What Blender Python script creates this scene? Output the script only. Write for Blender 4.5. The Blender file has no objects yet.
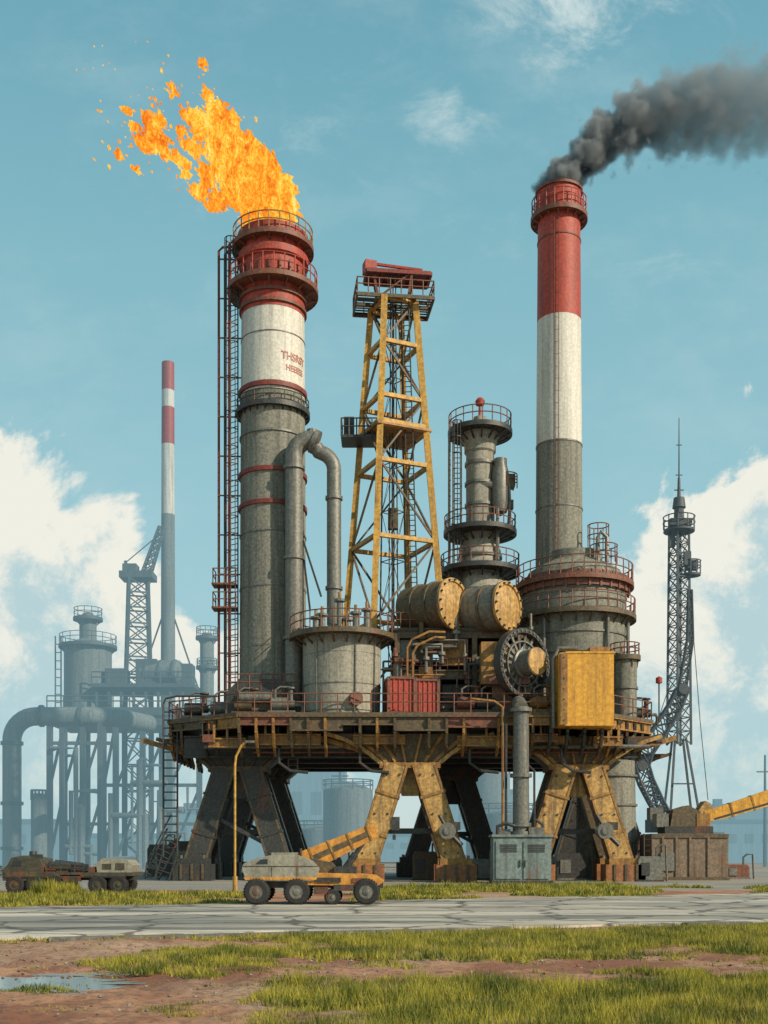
import bpy, math, random, bmesh
import numpy as np
from mathutils import Vector, Matrix, noise
random.seed(7)
rng=np.random.default_rng(5)
scene=bpy.context.scene
scene.view_settings.view_transform='Standard'
pi=math.pi
# ---- survey conversions: a measured bearing at a known distance -> metres
def gx(p,d): return (p-384)*d/1100
def gz(p,d): return 2+(850-p)*d/1100

# ================= MATERIALS =================
def lk(nt,a,b): nt.links.new(a,b)
def mth(nt,op,a,b=None,c=None,clamp=False):
    n=nt.nodes.new('ShaderNodeMath'); n.operation=op; n.use_clamp=clamp
    for i,x in enumerate((a,b,c)):
        if x is None: continue
        if isinstance(x,(int,float)): n.inputs[i].default_value=x
        else: lk(nt,x,n.inputs[i])
    return n.outputs[0]
def mixc(nt,f,a,b,mode='MIX'):
    n=nt.nodes.new('ShaderNodeMix'); n.data_type='RGBA'; n.blend_type=mode
    for s,x in ((n.inputs[0],f),(n.inputs[6],a),(n.inputs[7],b)):
        if isinstance(x,(int,float)): s.default_value=x
        elif isinstance(x,tuple): s.default_value=(*x,1)
        else: lk(nt,x,s)
    return n.outputs[2]
def ns(nt,vec,scale,detail=6,rough=.6,dist=0):
    n=nt.nodes.new('ShaderNodeTexNoise'); n.inputs['Scale'].default_value=scale
    n.inputs['Detail'].default_value=detail; n.inputs['Roughness'].default_value=rough
    n.inputs['Distortion'].default_value=dist
    if vec is not None: lk(nt,vec,n.inputs['Vector'])
    return n.outputs['Fac']
def sstep(nt,x,a,b):
    n=nt.nodes.new('ShaderNodeMapRange'); n.interpolation_type='SMOOTHSTEP'
    lk(nt,x,n.inputs[0]); n.inputs[1].default_value=a; n.inputs[2].default_value=b
    return n.outputs[0]
def mapv(nt,vec,sc):
    n=nt.nodes.new('ShaderNodeMapping'); n.inputs['Scale'].default_value=sc; lk(nt,vec,n.inputs[0]); return n.outputs[0]
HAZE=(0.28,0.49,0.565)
MATS={}
def paint(name,col,col2=None,rust=.4,rough=.6,metal=0.,haze=0.,fine=5.,bump=.3,grime=.5,rustcol=(0.17,0.06,0.025),lo=.38,hi=.64):
    if name in MATS: return MATS[name]
    m=bpy.data.materials.new(name); m.use_nodes=True; nt=m.node_tree
    pr=nt.nodes['Principled BSDF']; out=nt.nodes['Material Output']
    tc=nt.nodes.new('ShaderNodeTexCoord').outputs['Object']
    if col2 is None: col2=tuple(c*.6 for c in col)
    n1=ns(nt,tc,.45,8,.65); n2=ns(nt,tc,fine,8,.78); n3=ns(nt,mapv(nt,tc,(2.6,2.6,.12)),1.,8,.7)
    c=mixc(nt,sstep(nt,n2,lo,hi),col2,col)
    g=mth(nt,'MULTIPLY',sstep(nt,n3,.42,.68),grime)
    c=mixc(nt,g,c,(.035,.036,.030))
    k=mth(nt,'ADD',mth(nt,'MULTIPLY',n1,.45),mth(nt,'ADD',mth(nt,'MULTIPLY',n3,.35),mth(nt,'MULTIPLY',n2,.2)))
    t=.66-.26*rust
    c=mixc(nt,mth(nt,'MULTIPLY',sstep(nt,k,t,t+.07),.85),c,rustcol)
    lk(nt,c,pr.inputs['Base Color'])
    pr.inputs['Roughness'].default_value=rough; pr.inputs['Metallic'].default_value=metal
    b=nt.nodes.new('ShaderNodeBump'); b.inputs['Strength'].default_value=bump; b.inputs['Distance'].default_value=.06
    lk(nt,n2,b.inputs['Height']); lk(nt,b.outputs[0],pr.inputs['Normal'])
    if haze>0:  # aerial haze painted in: a fixed share of glowing sky tint
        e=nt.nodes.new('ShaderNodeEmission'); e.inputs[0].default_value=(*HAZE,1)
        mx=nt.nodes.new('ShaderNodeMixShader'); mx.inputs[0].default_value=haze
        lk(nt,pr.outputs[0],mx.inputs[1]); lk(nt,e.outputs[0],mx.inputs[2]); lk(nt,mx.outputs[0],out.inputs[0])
    MATS[name]=m; return m
CONC=paint('weathered_concrete',(.29,.27,.205),(.13,.14,.12),rust=.33,rough=.8,fine=6,bump=.5,grime=.55,rustcol=(.18,.11,.055),lo=.36,hi=.64)
CONCW=paint('pale_concrete',(.40,.37,.285),(.22,.215,.18),rust=.32,rough=.8,fine=6,bump=.5,grime=.45,rustcol=(.23,.145,.075),lo=.36,hi=.64)
RED=paint('red_paint',(.47,.065,.03),(.28,.032,.018),rust=.42,fine=5,grime=.42)
FRED=paint('faded_red_paint',(.42,.12,.08),(.60,.50,.40),rust=.3,fine=9,grime=.2,lo=.36,hi=.5)
DRED=paint('dark_red_paint',(.28,.045,.025),(.14,.025,.018),rust=.4,fine=5,grime=.4)
WHITE=paint('white_paint',(.70,.67,.57),(.50,.48,.41),rust=.33,fine=6,grime=.34,rustcol=(.32,.22,.13))
OCHRE=paint('ochre_paint',(.46,.235,.045),(.20,.10,.028),rust=.5,fine=4,grime=.55)
DYEL=paint('derrick_yellow_paint',(.66,.38,.06),(.36,.19,.035),rust=.40,fine=4,grime=.35)
TANB=paint('sand_yellow_paint',(.64,.39,.12),(.30,.17,.05),rust=.46,fine=4,grime=.6)
YEL=paint('yellow_paint',(.80,.42,.04),(.55,.25,.025),rust=.47,fine=3.5,grime=.35,rustcol=(.28,.09,.025))
DARK=paint('dark_steel',(.07,.07,.062),(.03,.033,.033),rust=.5,rough=.5,metal=.2,fine=6)
DARKO=paint('dark_ochre_steel',(.17,.11,.045),(.055,.048,.032),rust=.5,rough=.6,fine=5)
RUST=paint('rusted_steel',(.26,.085,.038),(.11,.045,.03),rust=.5,fine=5)
FOOT=paint('orange_brown_paint',(.42,.16,.05),(.20,.08,.03),rust=.45,fine=4)
STEEL=paint('grey_steel',(.24,.23,.185),(.12,.12,.105),rust=.40,rough=.45,metal=.15,fine=6)
TEAL=paint('teal_grey_paint',(.24,.30,.275),(.13,.175,.165),rust=.42,fine=4)
OLIVE=paint('dull_olive_paint',(.09,.08,.05),(.04,.038,.026),rust=.45,fine=5)
CREAM=paint('grey_tan_paint',(.36,.335,.255),(.22,.21,.165),rust=.33,fine=6,grime=.4)
RUBBER=paint('rubber',(.025,.025,.025),(.015,.015,.015),rust=.25,rough=.85,fine=8,rustcol=(.12,.09,.06))
GLASS=paint('dark_glass',(.03,.045,.055),(.02,.03,.035),rust=0,rough=.12,fine=1,bump=0,grime=.1)
ORANGE=paint('orange_paint',(.72,.33,.045),(.46,.19,.03),rust=.38,fine=5,grime=.35)
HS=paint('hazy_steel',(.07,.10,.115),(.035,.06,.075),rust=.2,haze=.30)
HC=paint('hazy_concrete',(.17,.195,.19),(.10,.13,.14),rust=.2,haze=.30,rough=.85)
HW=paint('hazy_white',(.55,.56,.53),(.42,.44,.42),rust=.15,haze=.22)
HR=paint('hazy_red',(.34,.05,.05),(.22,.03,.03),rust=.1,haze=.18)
HF=paint('hazed_wall',(.13,.19,.22),(.09,.14,.17),rust=.0,haze=.55,rough=.9)
HF2=paint('hazed_roof',(.09,.13,.16),(.06,.10,.12),rust=.0,haze=.48,rough=.9)
MS=paint('hazed_mid_steel',(.07,.085,.09),(.04,.045,.05),rust=.4,haze=.06,metal=.1)
BROWNC=paint('brown_concrete',(.28,.20,.135),(.14,.11,.08),rust=.5,rough=.9,fine=5,bump=.6)

# ================= MESH BUILDER =================
PARTS=[]
def thing(name,loc,label,cat,group=None,rz=0):
    e=bpy.data.objects.new(name,None); e.location=loc; e.rotation_euler=(0,0,rz); e.empty_display_size=.3
    scene.collection.objects.link(e); e['label']=label; e['category']=cat
    if group: e['group']=group
    return e
class Part:
    def __init__(s,name,parent,mat,label=None,loc=None,cat=None,kind=None,group=None):
        s.args=(name,parent,mat,label)
        s.me=bpy.data.meshes.new(name); s.o=bpy.data.objects.new(name,s.me)
        scene.collection.objects.link(s.o)
        if parent is not None: s.o.parent=parent.o if isinstance(parent,Part) else parent
        if loc is not None: s.o.location=loc
        if label: s.o['label']=label
        if cat: s.o['category']=cat
        if kind: s.o['kind']=kind
        if group: s.o['group']=group
        s.v=[];s.f=[];s.mi=[];s.mats=[mat];s.c=0;PARTS.append(s)
    def next(s): 
        return s if not s.v else Part(*s.args)
    def m(s,mat):
        if mat not in s.mats: s.mats.append(mat)
        s.c=s.mats.index(mat); return s
    def add(s,vs,fs):
        b=len(s.v); s.v.extend([tuple(x) for x in vs]); s.f.extend([tuple(i+b for i in f) for f in fs]); s.mi.extend([s.c]*len(fs))
    def lathe(s,prof,c=(0,0,0),seg=40,M=None,closed=False):
        vs=[];fs=[];n=len(prof)
        for r,z in prof:
            for k in range(seg):
                a=2*pi*k/seg; p=Vector((r*math.cos(a),r*math.sin(a),z))
                if M is not None: p=M@p
                vs.append(p+Vector(c))
        rg=n if closed else n-1
        for i in range(rg):
            j=(i+1)%n
            for k in range(seg):
                l=(k+1)%seg; fs.append((i*seg+k,i*seg+l,j*seg+l,j*seg+k))
        if not closed:
            if prof[0][0]>1e-4: fs.append(tuple(range(seg))[::-1])
            if prof[-1][0]>1e-4: fs.append(tuple((n-1)*seg+k for k in range(seg)))
        s.add(vs,fs); return s
    def cyl(s,p0,p1,r0,r1=None,seg=16):
        p0=Vector(p0);p1=Vector(p1); r1=r0 if r1 is None else r1
        d=p1-p0; M=d.to_track_quat('Z','Y').to_matrix()
        return s.lathe([(r0,0),(r1,d.length)],p0,seg,M)
    def box(s,c,sz,rz=0,M=None):
        c=Vector(c); R=M if M is not None else Matrix.Rotation(rz,3,'Z')
        vs=[c+R@Vector((x*sz[0]/2,y*sz[1]/2,z*sz[2]/2)) for x in(-1,1) for y in(-1,1) for z in(-1,1)]
        s.add(vs,[(0,1,3,2),(4,6,7,5),(0,4,5,1),(2,3,7,6),(0,2,6,4),(1,5,7,3)]); return s
    def beam(s,p0,p1,w,h=None,w1=None,h1=None):
        h=w if h is None else h; w1=w if w1 is None else w1; h1=h if h1 is None else h1
        p0=Vector(p0);p1=Vector(p1);d=(p1-p0).normalized()
        up=Vector((0,1,0)) if abs(d.z)>.9 else Vector((0,0,1))
        x=d.cross(up).normalized(); y=x.cross(d).normalized()
        vs=[]
        for p,a,b in((p0,w,h),(p1,w1,h1)):
            for i,j in((-1,-1),(1,-1),(1,1),(-1,1)): vs.append(p+x*a/2*i+y*b/2*j)
        s.add(vs,[(3,2,1,0),(4,5,6,7),(0,1,5,4),(1,2,6,5),(2,3,7,6),(3,0,4,7)]); return s
    def ibeam(s,p0,p1,w,h):
        p0=Vector(p0);p1=Vector(p1); z=Vector((0,0,h/2))
        s.beam(p0+z,p1+z,w,.09); s.beam(p0-z,p1-z,w,.09); s.beam(p0,p1,.07,h-.1); return s
    def tube(s,pts,r,seg=8,closed=False):
        pts=[Vector(p) for p in pts]; n=len(pts); vs=[];fs=[]; prev=None
        for i,p in enumerate(pts):
            if closed: t=(pts[(i+1)%n]-pts[i-1]).normalized()
            else: t=(pts[min(i+1,n-1)]-pts[max(i-1,0)]).normalized()
            if prev is None:
                prev=t.orthogonal().normalized()
                if closed and abs(t.z)<.5: prev=Vector((0,0,1))
            u=(prev-t*prev.dot(t)).normalized(); w=t.cross(u); prev=u
            for k in range(seg):
                a=2*pi*k/seg; vs.append(p+u*r*math.cos(a)+w*r*math.sin(a))
        for i in range(n if closed else n-1):
            j=(i+1)%n
            for k in range(seg):
                l=(k+1)%seg; fs.append((i*seg+k,i*seg+l,j*seg+l,j*seg+k))
        if not closed:
            fs.append(tuple(range(seg))[::-1]); fs.append(tuple((n-1)*seg+k for k in range(seg)))
        s.add(vs,fs); return s
    def extr(s,prof,y0,y1,inset=0):
        n=len(prof); vs=[(x,y0,z) for x,z in prof]+[(x,y1,z) for x,z in prof]
        fs=[tuple(range(n)),tuple(range(2*n-1,n-1,-1))]
        for i in range(n):
            j=(i+1)%n; fs.append((j,i,n+i,n+j))
        s.add(vs,fs); return s
    def slab(s,poly,z0,z1):
        n=len(poly); vs=[(x,y,z0) for x,y in poly]+[(x,y,z1) for x,y in poly]
        fs=[tuple(range(n))[::-1],tuple(range(n,2*n))]
        for i in range(n):
            j=(i+1)%n; fs.append((i,j,n+j,n+i))
        s.add(vs,fs); return s
    def ringrail(s,c,r,z,h=1.1,n=24,a0=0,a1=2*pi,t=.04):
        full=abs(a1-a0)>6.2; N=48
        for hh in (h,h*.55):
            pts=[(c[0]+r*math.cos(a0+(a1-a0)*i/N),c[1]+r*math.sin(a0+(a1-a0)*i/N),z+hh) for i in range(N if full else N+1)]
            s.tube(pts,t,5,closed=full)
        for i in range(n):
            a=a0+(a1-a0)*i/n; x=c[0]+r*math.cos(a);y=c[1]+r*math.sin(a); s.cyl((x,y,z),(x,y,z+h),t,t,5)
        return s
    def rail(s,pts,h=1.1,t=.04,step=1.3):
        for a,b in zip(pts[:-1],pts[1:]):
            a=Vector(a);b=Vector(b);L=(b-a).length;n=max(1,int(L/step))
            for hh in(h,h*.55): s.cyl(a+Vector((0,0,hh)),b+Vector((0,0,hh)),t,t,5)
            for i in range(n+1):
                p=a.lerp(b,i/n); s.cyl(p,p+Vector((0,0,h)),t,t,5)
        return s
    def ladder(s,p0,p1,w=.6,t=.045,cage=False,out=(0,-1,0),step=.35):
        p0=Vector(p0);p1=Vector(p1);o=Vector(out).normalized(); side=(p1-p0).normalized().cross(o).normalized()*w/2
        s.cyl(p0+side,p1+side,t,t,5); s.cyl(p0-side,p1-side,t,t,5); L=(p1-p0).length; n=int(L/step)
        for i in range(1,n):
            p=p0.lerp(p1,i/n); s.cyl(p+side,p-side,t*.6,t*.6,4)
        if cage:
            R=w*.62; m=int(L/1.1)
            arc=[-110,-70,-35,0,35,70,110]
            su=side.normalized()
            def cp(p,a): a=math.radians(a); return p+o*(R*.6+R*math.cos(a))+su*R*math.sin(a)
            for i in range(m+1):
                p=p0.lerp(p1,i/m); s.tube([p+su*w/2]+[cp(p,a) for a in arc][::-1]+[p-su*w/2],t*.7,4)
            for a in(-80,-40,0,40,80): s.cyl(cp(p0,a),cp(p1,a),t*.6,t*.6,4)
        return s
    def tower(s,z0,z1,h0,h1,n,rl,rb,rot=0,c=(0,0),brmat=None,brr=None,single=False):
        base=s.mats[s.c]
        def corner(z,k):
            t=(z-z0)/(z1-z0); h=h0+(h1-h0)*t; a=rot; x,yy=((-1,-1),(1,-1),(1,1),(-1,1))[k]
            x*=h; yy*=h
            return Vector((c[0]+x*math.cos(a)-yy*math.sin(a),c[1]+x*math.sin(a)+yy*math.cos(a),z))
        w=[h0+(h1-h0)*(i+.5)/n for i in range(n)]; S=sum(w); zs=[z0]
        for q in w: zs.append(zs[-1]+(z1-z0)*q/S)
        for k in range(4): s.beam(corner(z0,k),corner(z1,k),rl*2,rl*2)
        bb=brr or rb*.75
        for i in range(n):
            for k in range(4):
                l=(k+1)%4
                s.beam(corner(zs[i+1],k),corner(zs[i+1],l),rb*2,rb*2)
                if brmat: s.m(brmat)
                if not single or (i+k)%2: s.beam(corner(zs[i],k),corner(zs[i+1],l),bb*2,bb*2)
                if not single or not (i+k)%2: s.beam(corner(zs[i],l),corner(zs[i+1],k),bb*2,bb*2)
                s.m(base)
        return zs
    def latticepath(s,P,W,step,rl,rb):
        P=[Vector(p) for p in P]; n=len(P)
        def frame(i):
            d=(P[min(i+1,n-1)]-P[max(i-1,0)]).normalized(); x=d.cross(Vector((0,1,0))).normalized(); return x,x.cross(d)
        C=[]
        for i in range(n):
            x,y=frame(i); w=W[i]/2; C.append([P[i]+x*a*w+y*b*w for a,b in((-1,-1),(1,-1),(1,1),(-1,1))])
        for k in range(4): s.tube([c[k] for c in C],rl,6)
        for i in range(n-1):
            m=max(1,round((P[i+1]-P[i]).length/step))
            for j in range(m):
                for k in range(4):
                    l=(k+1)%4
                    a=lambda q,t: C[i][q].lerp(C[i+1][q],t)
                    s.cyl(a(k,j/m),a(l,(j+1)/m),rb,rb,4); s.cyl(a(k,(j+1)/m),a(l,(j+1)/m),rb,rb,4); s.cyl(a(l,j/m),a(k,(j+1)/m),rb,rb,4)
        return s
    def done(s):
        me=s.me; me.from_pydata(s.v,[],s.f)
        for m in s.mats: me.materials.append(m)
        me.polygons.foreach_set('material_index',s.mi)
        me.polygons.foreach_set('use_smooth',[True]*len(s.f))
        me.set_sharp_from_angle(angle=math.radians(32)); me.update()
def annulus(p,r0,r1,z,t=.18,c=(0,0),seg=40):
    p.lathe([(r0,z),(r1,z),(r1,z-t),(r0,z-t)],(c[0],c[1],0),seg,closed=True)
def gallery(T,z,r0,r1,h=1.1,n=24,mat=DARK,rmat=None,name='gallery',c=(0,0),brackets=14,bd=.7):
    g=Part(name,T,mat); annulus(g,r0,r1,z,.16,c); annulus(g,r1,r1+.06,z+.12,.32,c)
    for i in range(brackets):
        a=2*pi*(i+.5)/brackets; g.beam((c[0]+r0*math.cos(a),c[1]+r0*math.sin(a),z-bd),(c[0]+(r1-.1)*math.cos(a),c[1]+(r1-.1)*math.sin(a),z-.15),.10)
    q=Part('railing',g,rmat or mat); q.ringrail(c,r1-.03,z+.1,h,n); return g
def hoopring(p,r,z,h=.15,t=.08,seg=48): p.lathe([(r-.03,z),(r+t,z),(r+t,z+h),(r-.03,z+h)],closed=True,seg=seg)
DZ=10.4

# ================= STEEL PLATFORM =================
PX,PY=1.7,76.
pl=thing('steel_platform',(PX,PY,0),'huge rust-stained ochre steel platform standing on splayed A-frame legs','platform')
out=[(-9,67),(13.5,67),(17.4,71),(17.4,82),(13,86),(-9,86),(-14,82),(-14,71)]
out=[(x-PX,y-PY) for x,y in out]
dk=Part('deck',pl,DARKO)
dk.slab(out,DZ-.22,DZ)
ins=[(x*.985,y*.985) for x,y in out]
n=len(ins)
for i in range(n):
    a=Vector((*ins[i],DZ-.55));b=Vector((*ins[(i+1)%n],DZ-.55))
    L=(b-a).length;k=max(2,int(L/3.1))
    for j in range(k):
        p=a.lerp(b,j/k);q=a.lerp(b,(j+1)/k)
        dk.m(random.choice([DARKO,OCHRE,RUST,DARKO,OCHRE])); h=random.choice([.5,.65,.85])
        dk.ibeam(p-Vector((0,0,(h-.6)/2)),q-Vector((0,0,(h-.6)/2)),.4,h)
        if i in(0,1,7,6):
            for t in(.0,.33,.66):
                if random.random()<.8:   # curved knee brackets
                    r_=p.lerp(q,t); dk.m(random.choice([DARKO,DARK,OCHRE]))
                    for u0,u1 in(((-.12,.2),(.05,-.7)),((.05,-.7),(.5,-1.4)),((.5,-1.4),(1.4,-1.9))):
                        dk.beam(r_+Vector((0,u0[0],u0[1])),r_+Vector((0,u1[0],u1[1])),.16,.34)
dk.m(DARK)
for x in np.linspace(-13,13,12): dk.ibeam((x,-7.6,DZ-.85),(x,8.5,DZ-.85),.35,.8)
for y in (-5.5,-1,3.5,7): dk.ibeam((-14.5,y,DZ-1.8),(14.5,y,DZ-1.8),.45,1.3)
gd=Part('girder',pl,OCHRE,'ochre secondary girder below the deck edge')
for x0,x1,zz,h in((-9.6,-5.6,1.6,.6),(-3.6,-.4,1.6,.5),(2.8,6.4,1.7,.55),(6.9,9.0,1.5,.4),(11.2,13.0,1.7,.5),(-12.5,-10.2,1.8,.5)):
    gd=gd.next()
    gd.ibeam((x0,-8.2,DZ-zz),(x1,-8.2,DZ-zz),.35,h)
    for t in(.15,.5,.85): gd.beam((x0+(x1-x0)*t,-8.3,DZ-.7),(x0+(x1-x0)*t,-8.3,DZ-zz),.13)
legs=[(238,72,'l'),(410,68.8,'f'),(578,70.4,'r'),(452,81.5,'b'),(262,83,'b'),(600,83,'b')]
for px,d,kind in legs:
    x0=gx(px,d)-PX; y0=d-PY; zt=DZ-1.2; zn=7.0
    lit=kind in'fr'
    mt=TANB if lit else DARK  # legs out of the sun get dark materials, shade put into the colour
    lg=Part('leg',pl,mt,'sand-yellow A-frame leg with ochre footings' if lit else 'steel A-frame leg coloured dark to look shaded')
    def quadbox(za,ha,hy,zb,hb,hyb,yo=1):
        vs=[(x0+sx*ha,y0+yo+sy*hy,za) for sx,sy in((-1,-1),(1,-1),(1,1),(-1,1))]+[(x0+sx*hb,y0+yo+sy*hyb,zb) for sx,sy in((-1,-1),(1,-1),(1,1),(-1,1))]
        lg.add(vs,[(0,1,2,3),(7,6,5,4),(1,0,4,5),(2,1,5,6),(3,2,6,7),(0,3,7,4)])
    # flared curved head: width follows a quarter curve
    cur=[(0,5.2),(.18,4.1),(.4,3.2),(.65,2.5),(.85,2.05),(1.,1.7)]
    for (t0,w0),(t1,w1) in zip(cur[:-1],cur[1:]):
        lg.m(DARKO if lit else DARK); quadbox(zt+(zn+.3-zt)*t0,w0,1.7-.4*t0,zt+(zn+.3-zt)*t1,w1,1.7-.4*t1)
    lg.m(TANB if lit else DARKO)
    for sx in(-1,1):   # bright flange along the curved edge
        for (t0,w0),(t1,w1) in zip(cur[:-1],cur[1:]):
            za=zt+(zn+.3-zt)*t0; zb_=zt+(zn+.3-zt)*t1
            lg.beam((x0+sx*w0,y0+1-(1.72-.4*t0),za),(x0+sx*w1,y0+1-(1.72-.4*t1),zb_),.22,.24)
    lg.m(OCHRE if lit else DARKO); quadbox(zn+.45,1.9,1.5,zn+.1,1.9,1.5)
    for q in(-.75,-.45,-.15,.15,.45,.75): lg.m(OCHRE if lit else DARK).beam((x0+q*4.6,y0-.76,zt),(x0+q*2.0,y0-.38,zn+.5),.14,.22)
    for sx in(-1,1):
        for yy,mm in((-.1,mt),(2.4,DARK)):
            top=Vector((x0+sx*.85,y0+yy+.1,zn+.3)); bot=Vector((x0+sx*2.75,y0+yy*1.25,1.2))
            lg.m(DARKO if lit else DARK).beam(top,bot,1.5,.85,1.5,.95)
            if yy<0:
                off=Vector((0,-.46,0)); lg.m(mm).beam(top+off,bot+off*1.1,1.3,.1,1.32,.1)
                for e in(-1,1):
                    off=Vector((e*.68,-.49,0)); lg.m(OCHRE if lit else DARKO).beam(top+off,bot+off,.14,.14)
                for t in(.3,.7): lg.m(OCHRE if lit else DARK).beam(top.lerp(bot,t-.014)+Vector((0,-.05,0)),top.lerp(bot,t+.014)+Vector((0,-.05,0)),1.6,1.1)
                for t in(.1,.5,.9):
                    for e in(-.4,.4): pnt=top.lerp(bot,t)+Vector((e,-.53,0)); lg.m(DARK).cyl(pnt,pnt+Vector((0,-.06,0)),.07,.07,6)
    lg.m(mt); lg.extr([(x0-1.3,zn+.2),(x0+1.3,zn+.2),(x0+.5,zn-1.6),(x0-.5,zn-1.6)],y0+.35,y0+.6)
    lg.m(DARK).beam((x0-2.0,y0+1,3.2),(x0+2.0,y0+1,3.2),.35)
    if not lit: lg.m(DARK).beam((x0-1.5,y0-.2,4.2),(x0+2.2,y0-.2,2.2),.25)
    for sx in(-1,1):
        for yy in(-.1,2.9):
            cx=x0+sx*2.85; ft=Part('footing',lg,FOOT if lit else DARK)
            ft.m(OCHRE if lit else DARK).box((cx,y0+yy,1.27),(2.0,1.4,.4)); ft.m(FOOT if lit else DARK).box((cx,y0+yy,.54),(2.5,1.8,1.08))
            for q in(-.7,0,.7): ft.m(DARKO).box((cx+q,y0+yy-.93,.6),(.14,.1,1.0))
            ft.m(STEEL)
            for q in(-.75,.75): ft.cyl((cx+q,y0+yy-.5,1.44),(cx+q,y0+yy-.5,1.66),.09,.09,6)
br=Part('brace',pl,OCHRE)
for px,d,kind in legs[:3]:
    x0=gx(px,d)-PX;y0=d-PY
    for sx in(-1,1): br=br.next(); br.beam((x0+sx*6.3,y0+.2,DZ-1.2),(x0+sx*2.2,y0+.2,8.0),.32,.32)
rl=Part('railing',pl,RUST)
rl.rail([(x*.992,y*.992,DZ) for x,y in out]+[(out[0][0]*.992,out[0][1]*.992,DZ)],1.15,.042,1.0)
ac=Part('ladder',pl,DARK,'dark access ladder hanging from the deck')
xl=gx(171,71)-PX; ac.ladder((xl,-5.2,1.6),(xl,-5.2,DZ+1),.9,.07,out=(0,-1,0),step=.5)
ac.tube([(xl-.45,-5.2,DZ+1),(xl-.3,-5.2,DZ+1.35),(xl+.4,-5.2,DZ+1.5),(xl+3.0,-5.2,DZ+1.5)],.07,6)
ac.ladder((xl-.6,-5.2,0),(xl,-5.2,1.8),.9,.07,step=.5)
ac2=Part('ladder',pl,STEEL)
ac2.ladder((gx(293,72)-PX,-4,7.2),(gx(293,72)-PX,-4,DZ-.3),.6,.05)
pp=Part('pipe',pl,STEEL)
for i,(xa,xb,z,r) in enumerate([(-13,15,8.5,.13),(-10,12,8.2,.09),(-6,16,8.9,.12)]):
    pp=pp.next(); pp.m([STEEL,RUST,DARK][i]).cyl((xa,-6.9+i*.5,z),(xb,-6.9+i*.5,z),r,r,8)
for x in(-8.2,-3.2,3.6,9.3): pp=pp.next(); pp.m(DARK).tube([(x,-7.4,8.5),(x,-7.9,8.3),(x,-7.9,7.4),(x+.7,-7.9,6.9),(x+1.8,-7.9,6.8)],.1,7)
for i in range(22):
    ub=Part('junction_box',pl,DARK)
    x=random.uniform(-14,14); y=random.uniform(-8,-4); w=random.uniform(.5,1.6); h=random.uniform(.4,1.1)
    ub.m(random.choice([DARK,STEEL,RUST,DARKO,OCHRE])).box((x,y,DZ-1.3-h/2),(w,.8,h)); ub.cyl((x,y,DZ-1.3),(x,y,DZ-.6),.06,.06,5)

# ================= FLARE STACK =================
d=73.; s=1100/d
fs=thing('flare_stack',(gx(273,d),d,DZ),'tall concrete flare stack with red top and white lettered band','flare stack')
L=lambda y: gz(y,d-2.1)-DZ
sh=Part('shaft',fs,CONC)
sh.lathe([(2.5,-.1),(2.5,.9),(2.22,1.1),(2.2,4),(2.12,L(388))],seg=56)
for y in(430,530,585,645): sh.m(STEEL); hoopring(sh,2.17,L(y),.12,.05,56)
bd=Part('band',fs,DRED)
for y in(385,470,503): bd=bd.next(); hoopring(bd,2.15,L(y),.28,.12,56)
wb=Part('painted_band',fs,WHITE,'chipped white painted band')
wb.lathe([(2.125,L(388)),(2.08,L(303))],seg=56)
for y in(330,380): wb.m(STEEL); hoopring(wb,2.09,L(y),.06,.04,56)
rt=Part('stack_top',fs,RED,'red painted top section')
rt.lathe([(2.1,L(304)),(2.1,L(252)),(2.35,L(250)),(2.35,L(243)),(2.1,L(241)),(2.1,L(232)),(2.35,L(230)),(2.35,L(221)),(1.9,L(221)),(1.9,L(240))],seg=56)
rt.m(RUST)
for y in(300,289): hoopring(rt,2.12,L(y),.2,.12,56)
for i in range(20):
    a=2*pi*i/20; rt.box((2.18*math.cos(a),2.18*math.sin(a),L(265)),(.12,.12,1.0),a)
gallery(fs,L(277),2.1,2.95,1.15,26,RUST,RED,bd=.55)
gallery(fs,L(233),2.0,2.65,1.1,24,RUST,OCHRE,bd=.4)
gallery(fs,L(402),2.1,2.4,.7,22,DARK,DARK,brackets=24,bd=.4)
ld=Part('ladder',fs,DARK,'long caged ladder with red pipe risers')
ld.ladder((-2.5,-.6,-.2),(-2.5,-.6,L(228)),.7,.05,cage=True,out=(-.6,-.8,0))
for xo,yo,m_ in((-3.55,-.3,DRED),(-3.2,.1,DARK),(-2.75,-1.1,DRED)):
    ld.m(m_).tube([(xo,yo,-.5),(xo,yo,L(236)),(xo+.25,yo,L(232)),(-2.2,yo,L(231))],.085,7)
for z in np.arange(2,L(240),2.6): ld.m(RUST).beam((-3.6,-.4,z),(-2.0,-.3,z),.08)
for y in(604,580): lp=Part('landing',fs,RUST); lp.box((-3.1,-.6,L(y)),(1.6,1.2,.12)); lp.rail([(-3.8,0,L(y)),(-3.8,-1.2,L(y)),(-2.3,-1.2,L(y))],1.0,.04,.7)
def lettering(txt,size,zc,ang,R,parent,mat):
    cu=bpy.data.curves.new('txt','FONT'); cu.body=txt; cu.size=size; cu.align_x='CENTER'; cu.extrude=.008; cu.offset=.008
    o=bpy.data.objects.new('txt',cu); scene.collection.objects.link(o)
    dg=bpy.context.evaluated_depsgraph_get(); me=o.evaluated_get(dg).to_mesh()
    vs=[]
    for v in me.vertices:
        a=ang+v.co.x*.85/R; r=R+.015+v.co.z
        vs.append((r*math.sin(a),-r*math.cos(a),zc+v.co.y))
    fcs=[tuple(p.vertices) for p in me.polygons]
    p=Part('lettering',parent,mat,'faded red lettering'); p.add(vs,fcs)
    bpy.data.objects.remove(o)
lettering('THSRSY',.70,L(357),.84,2.115,fs,FRED)
lettering('HEEEEE',.55,L(368),.86,2.12,fs,FRED)

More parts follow.
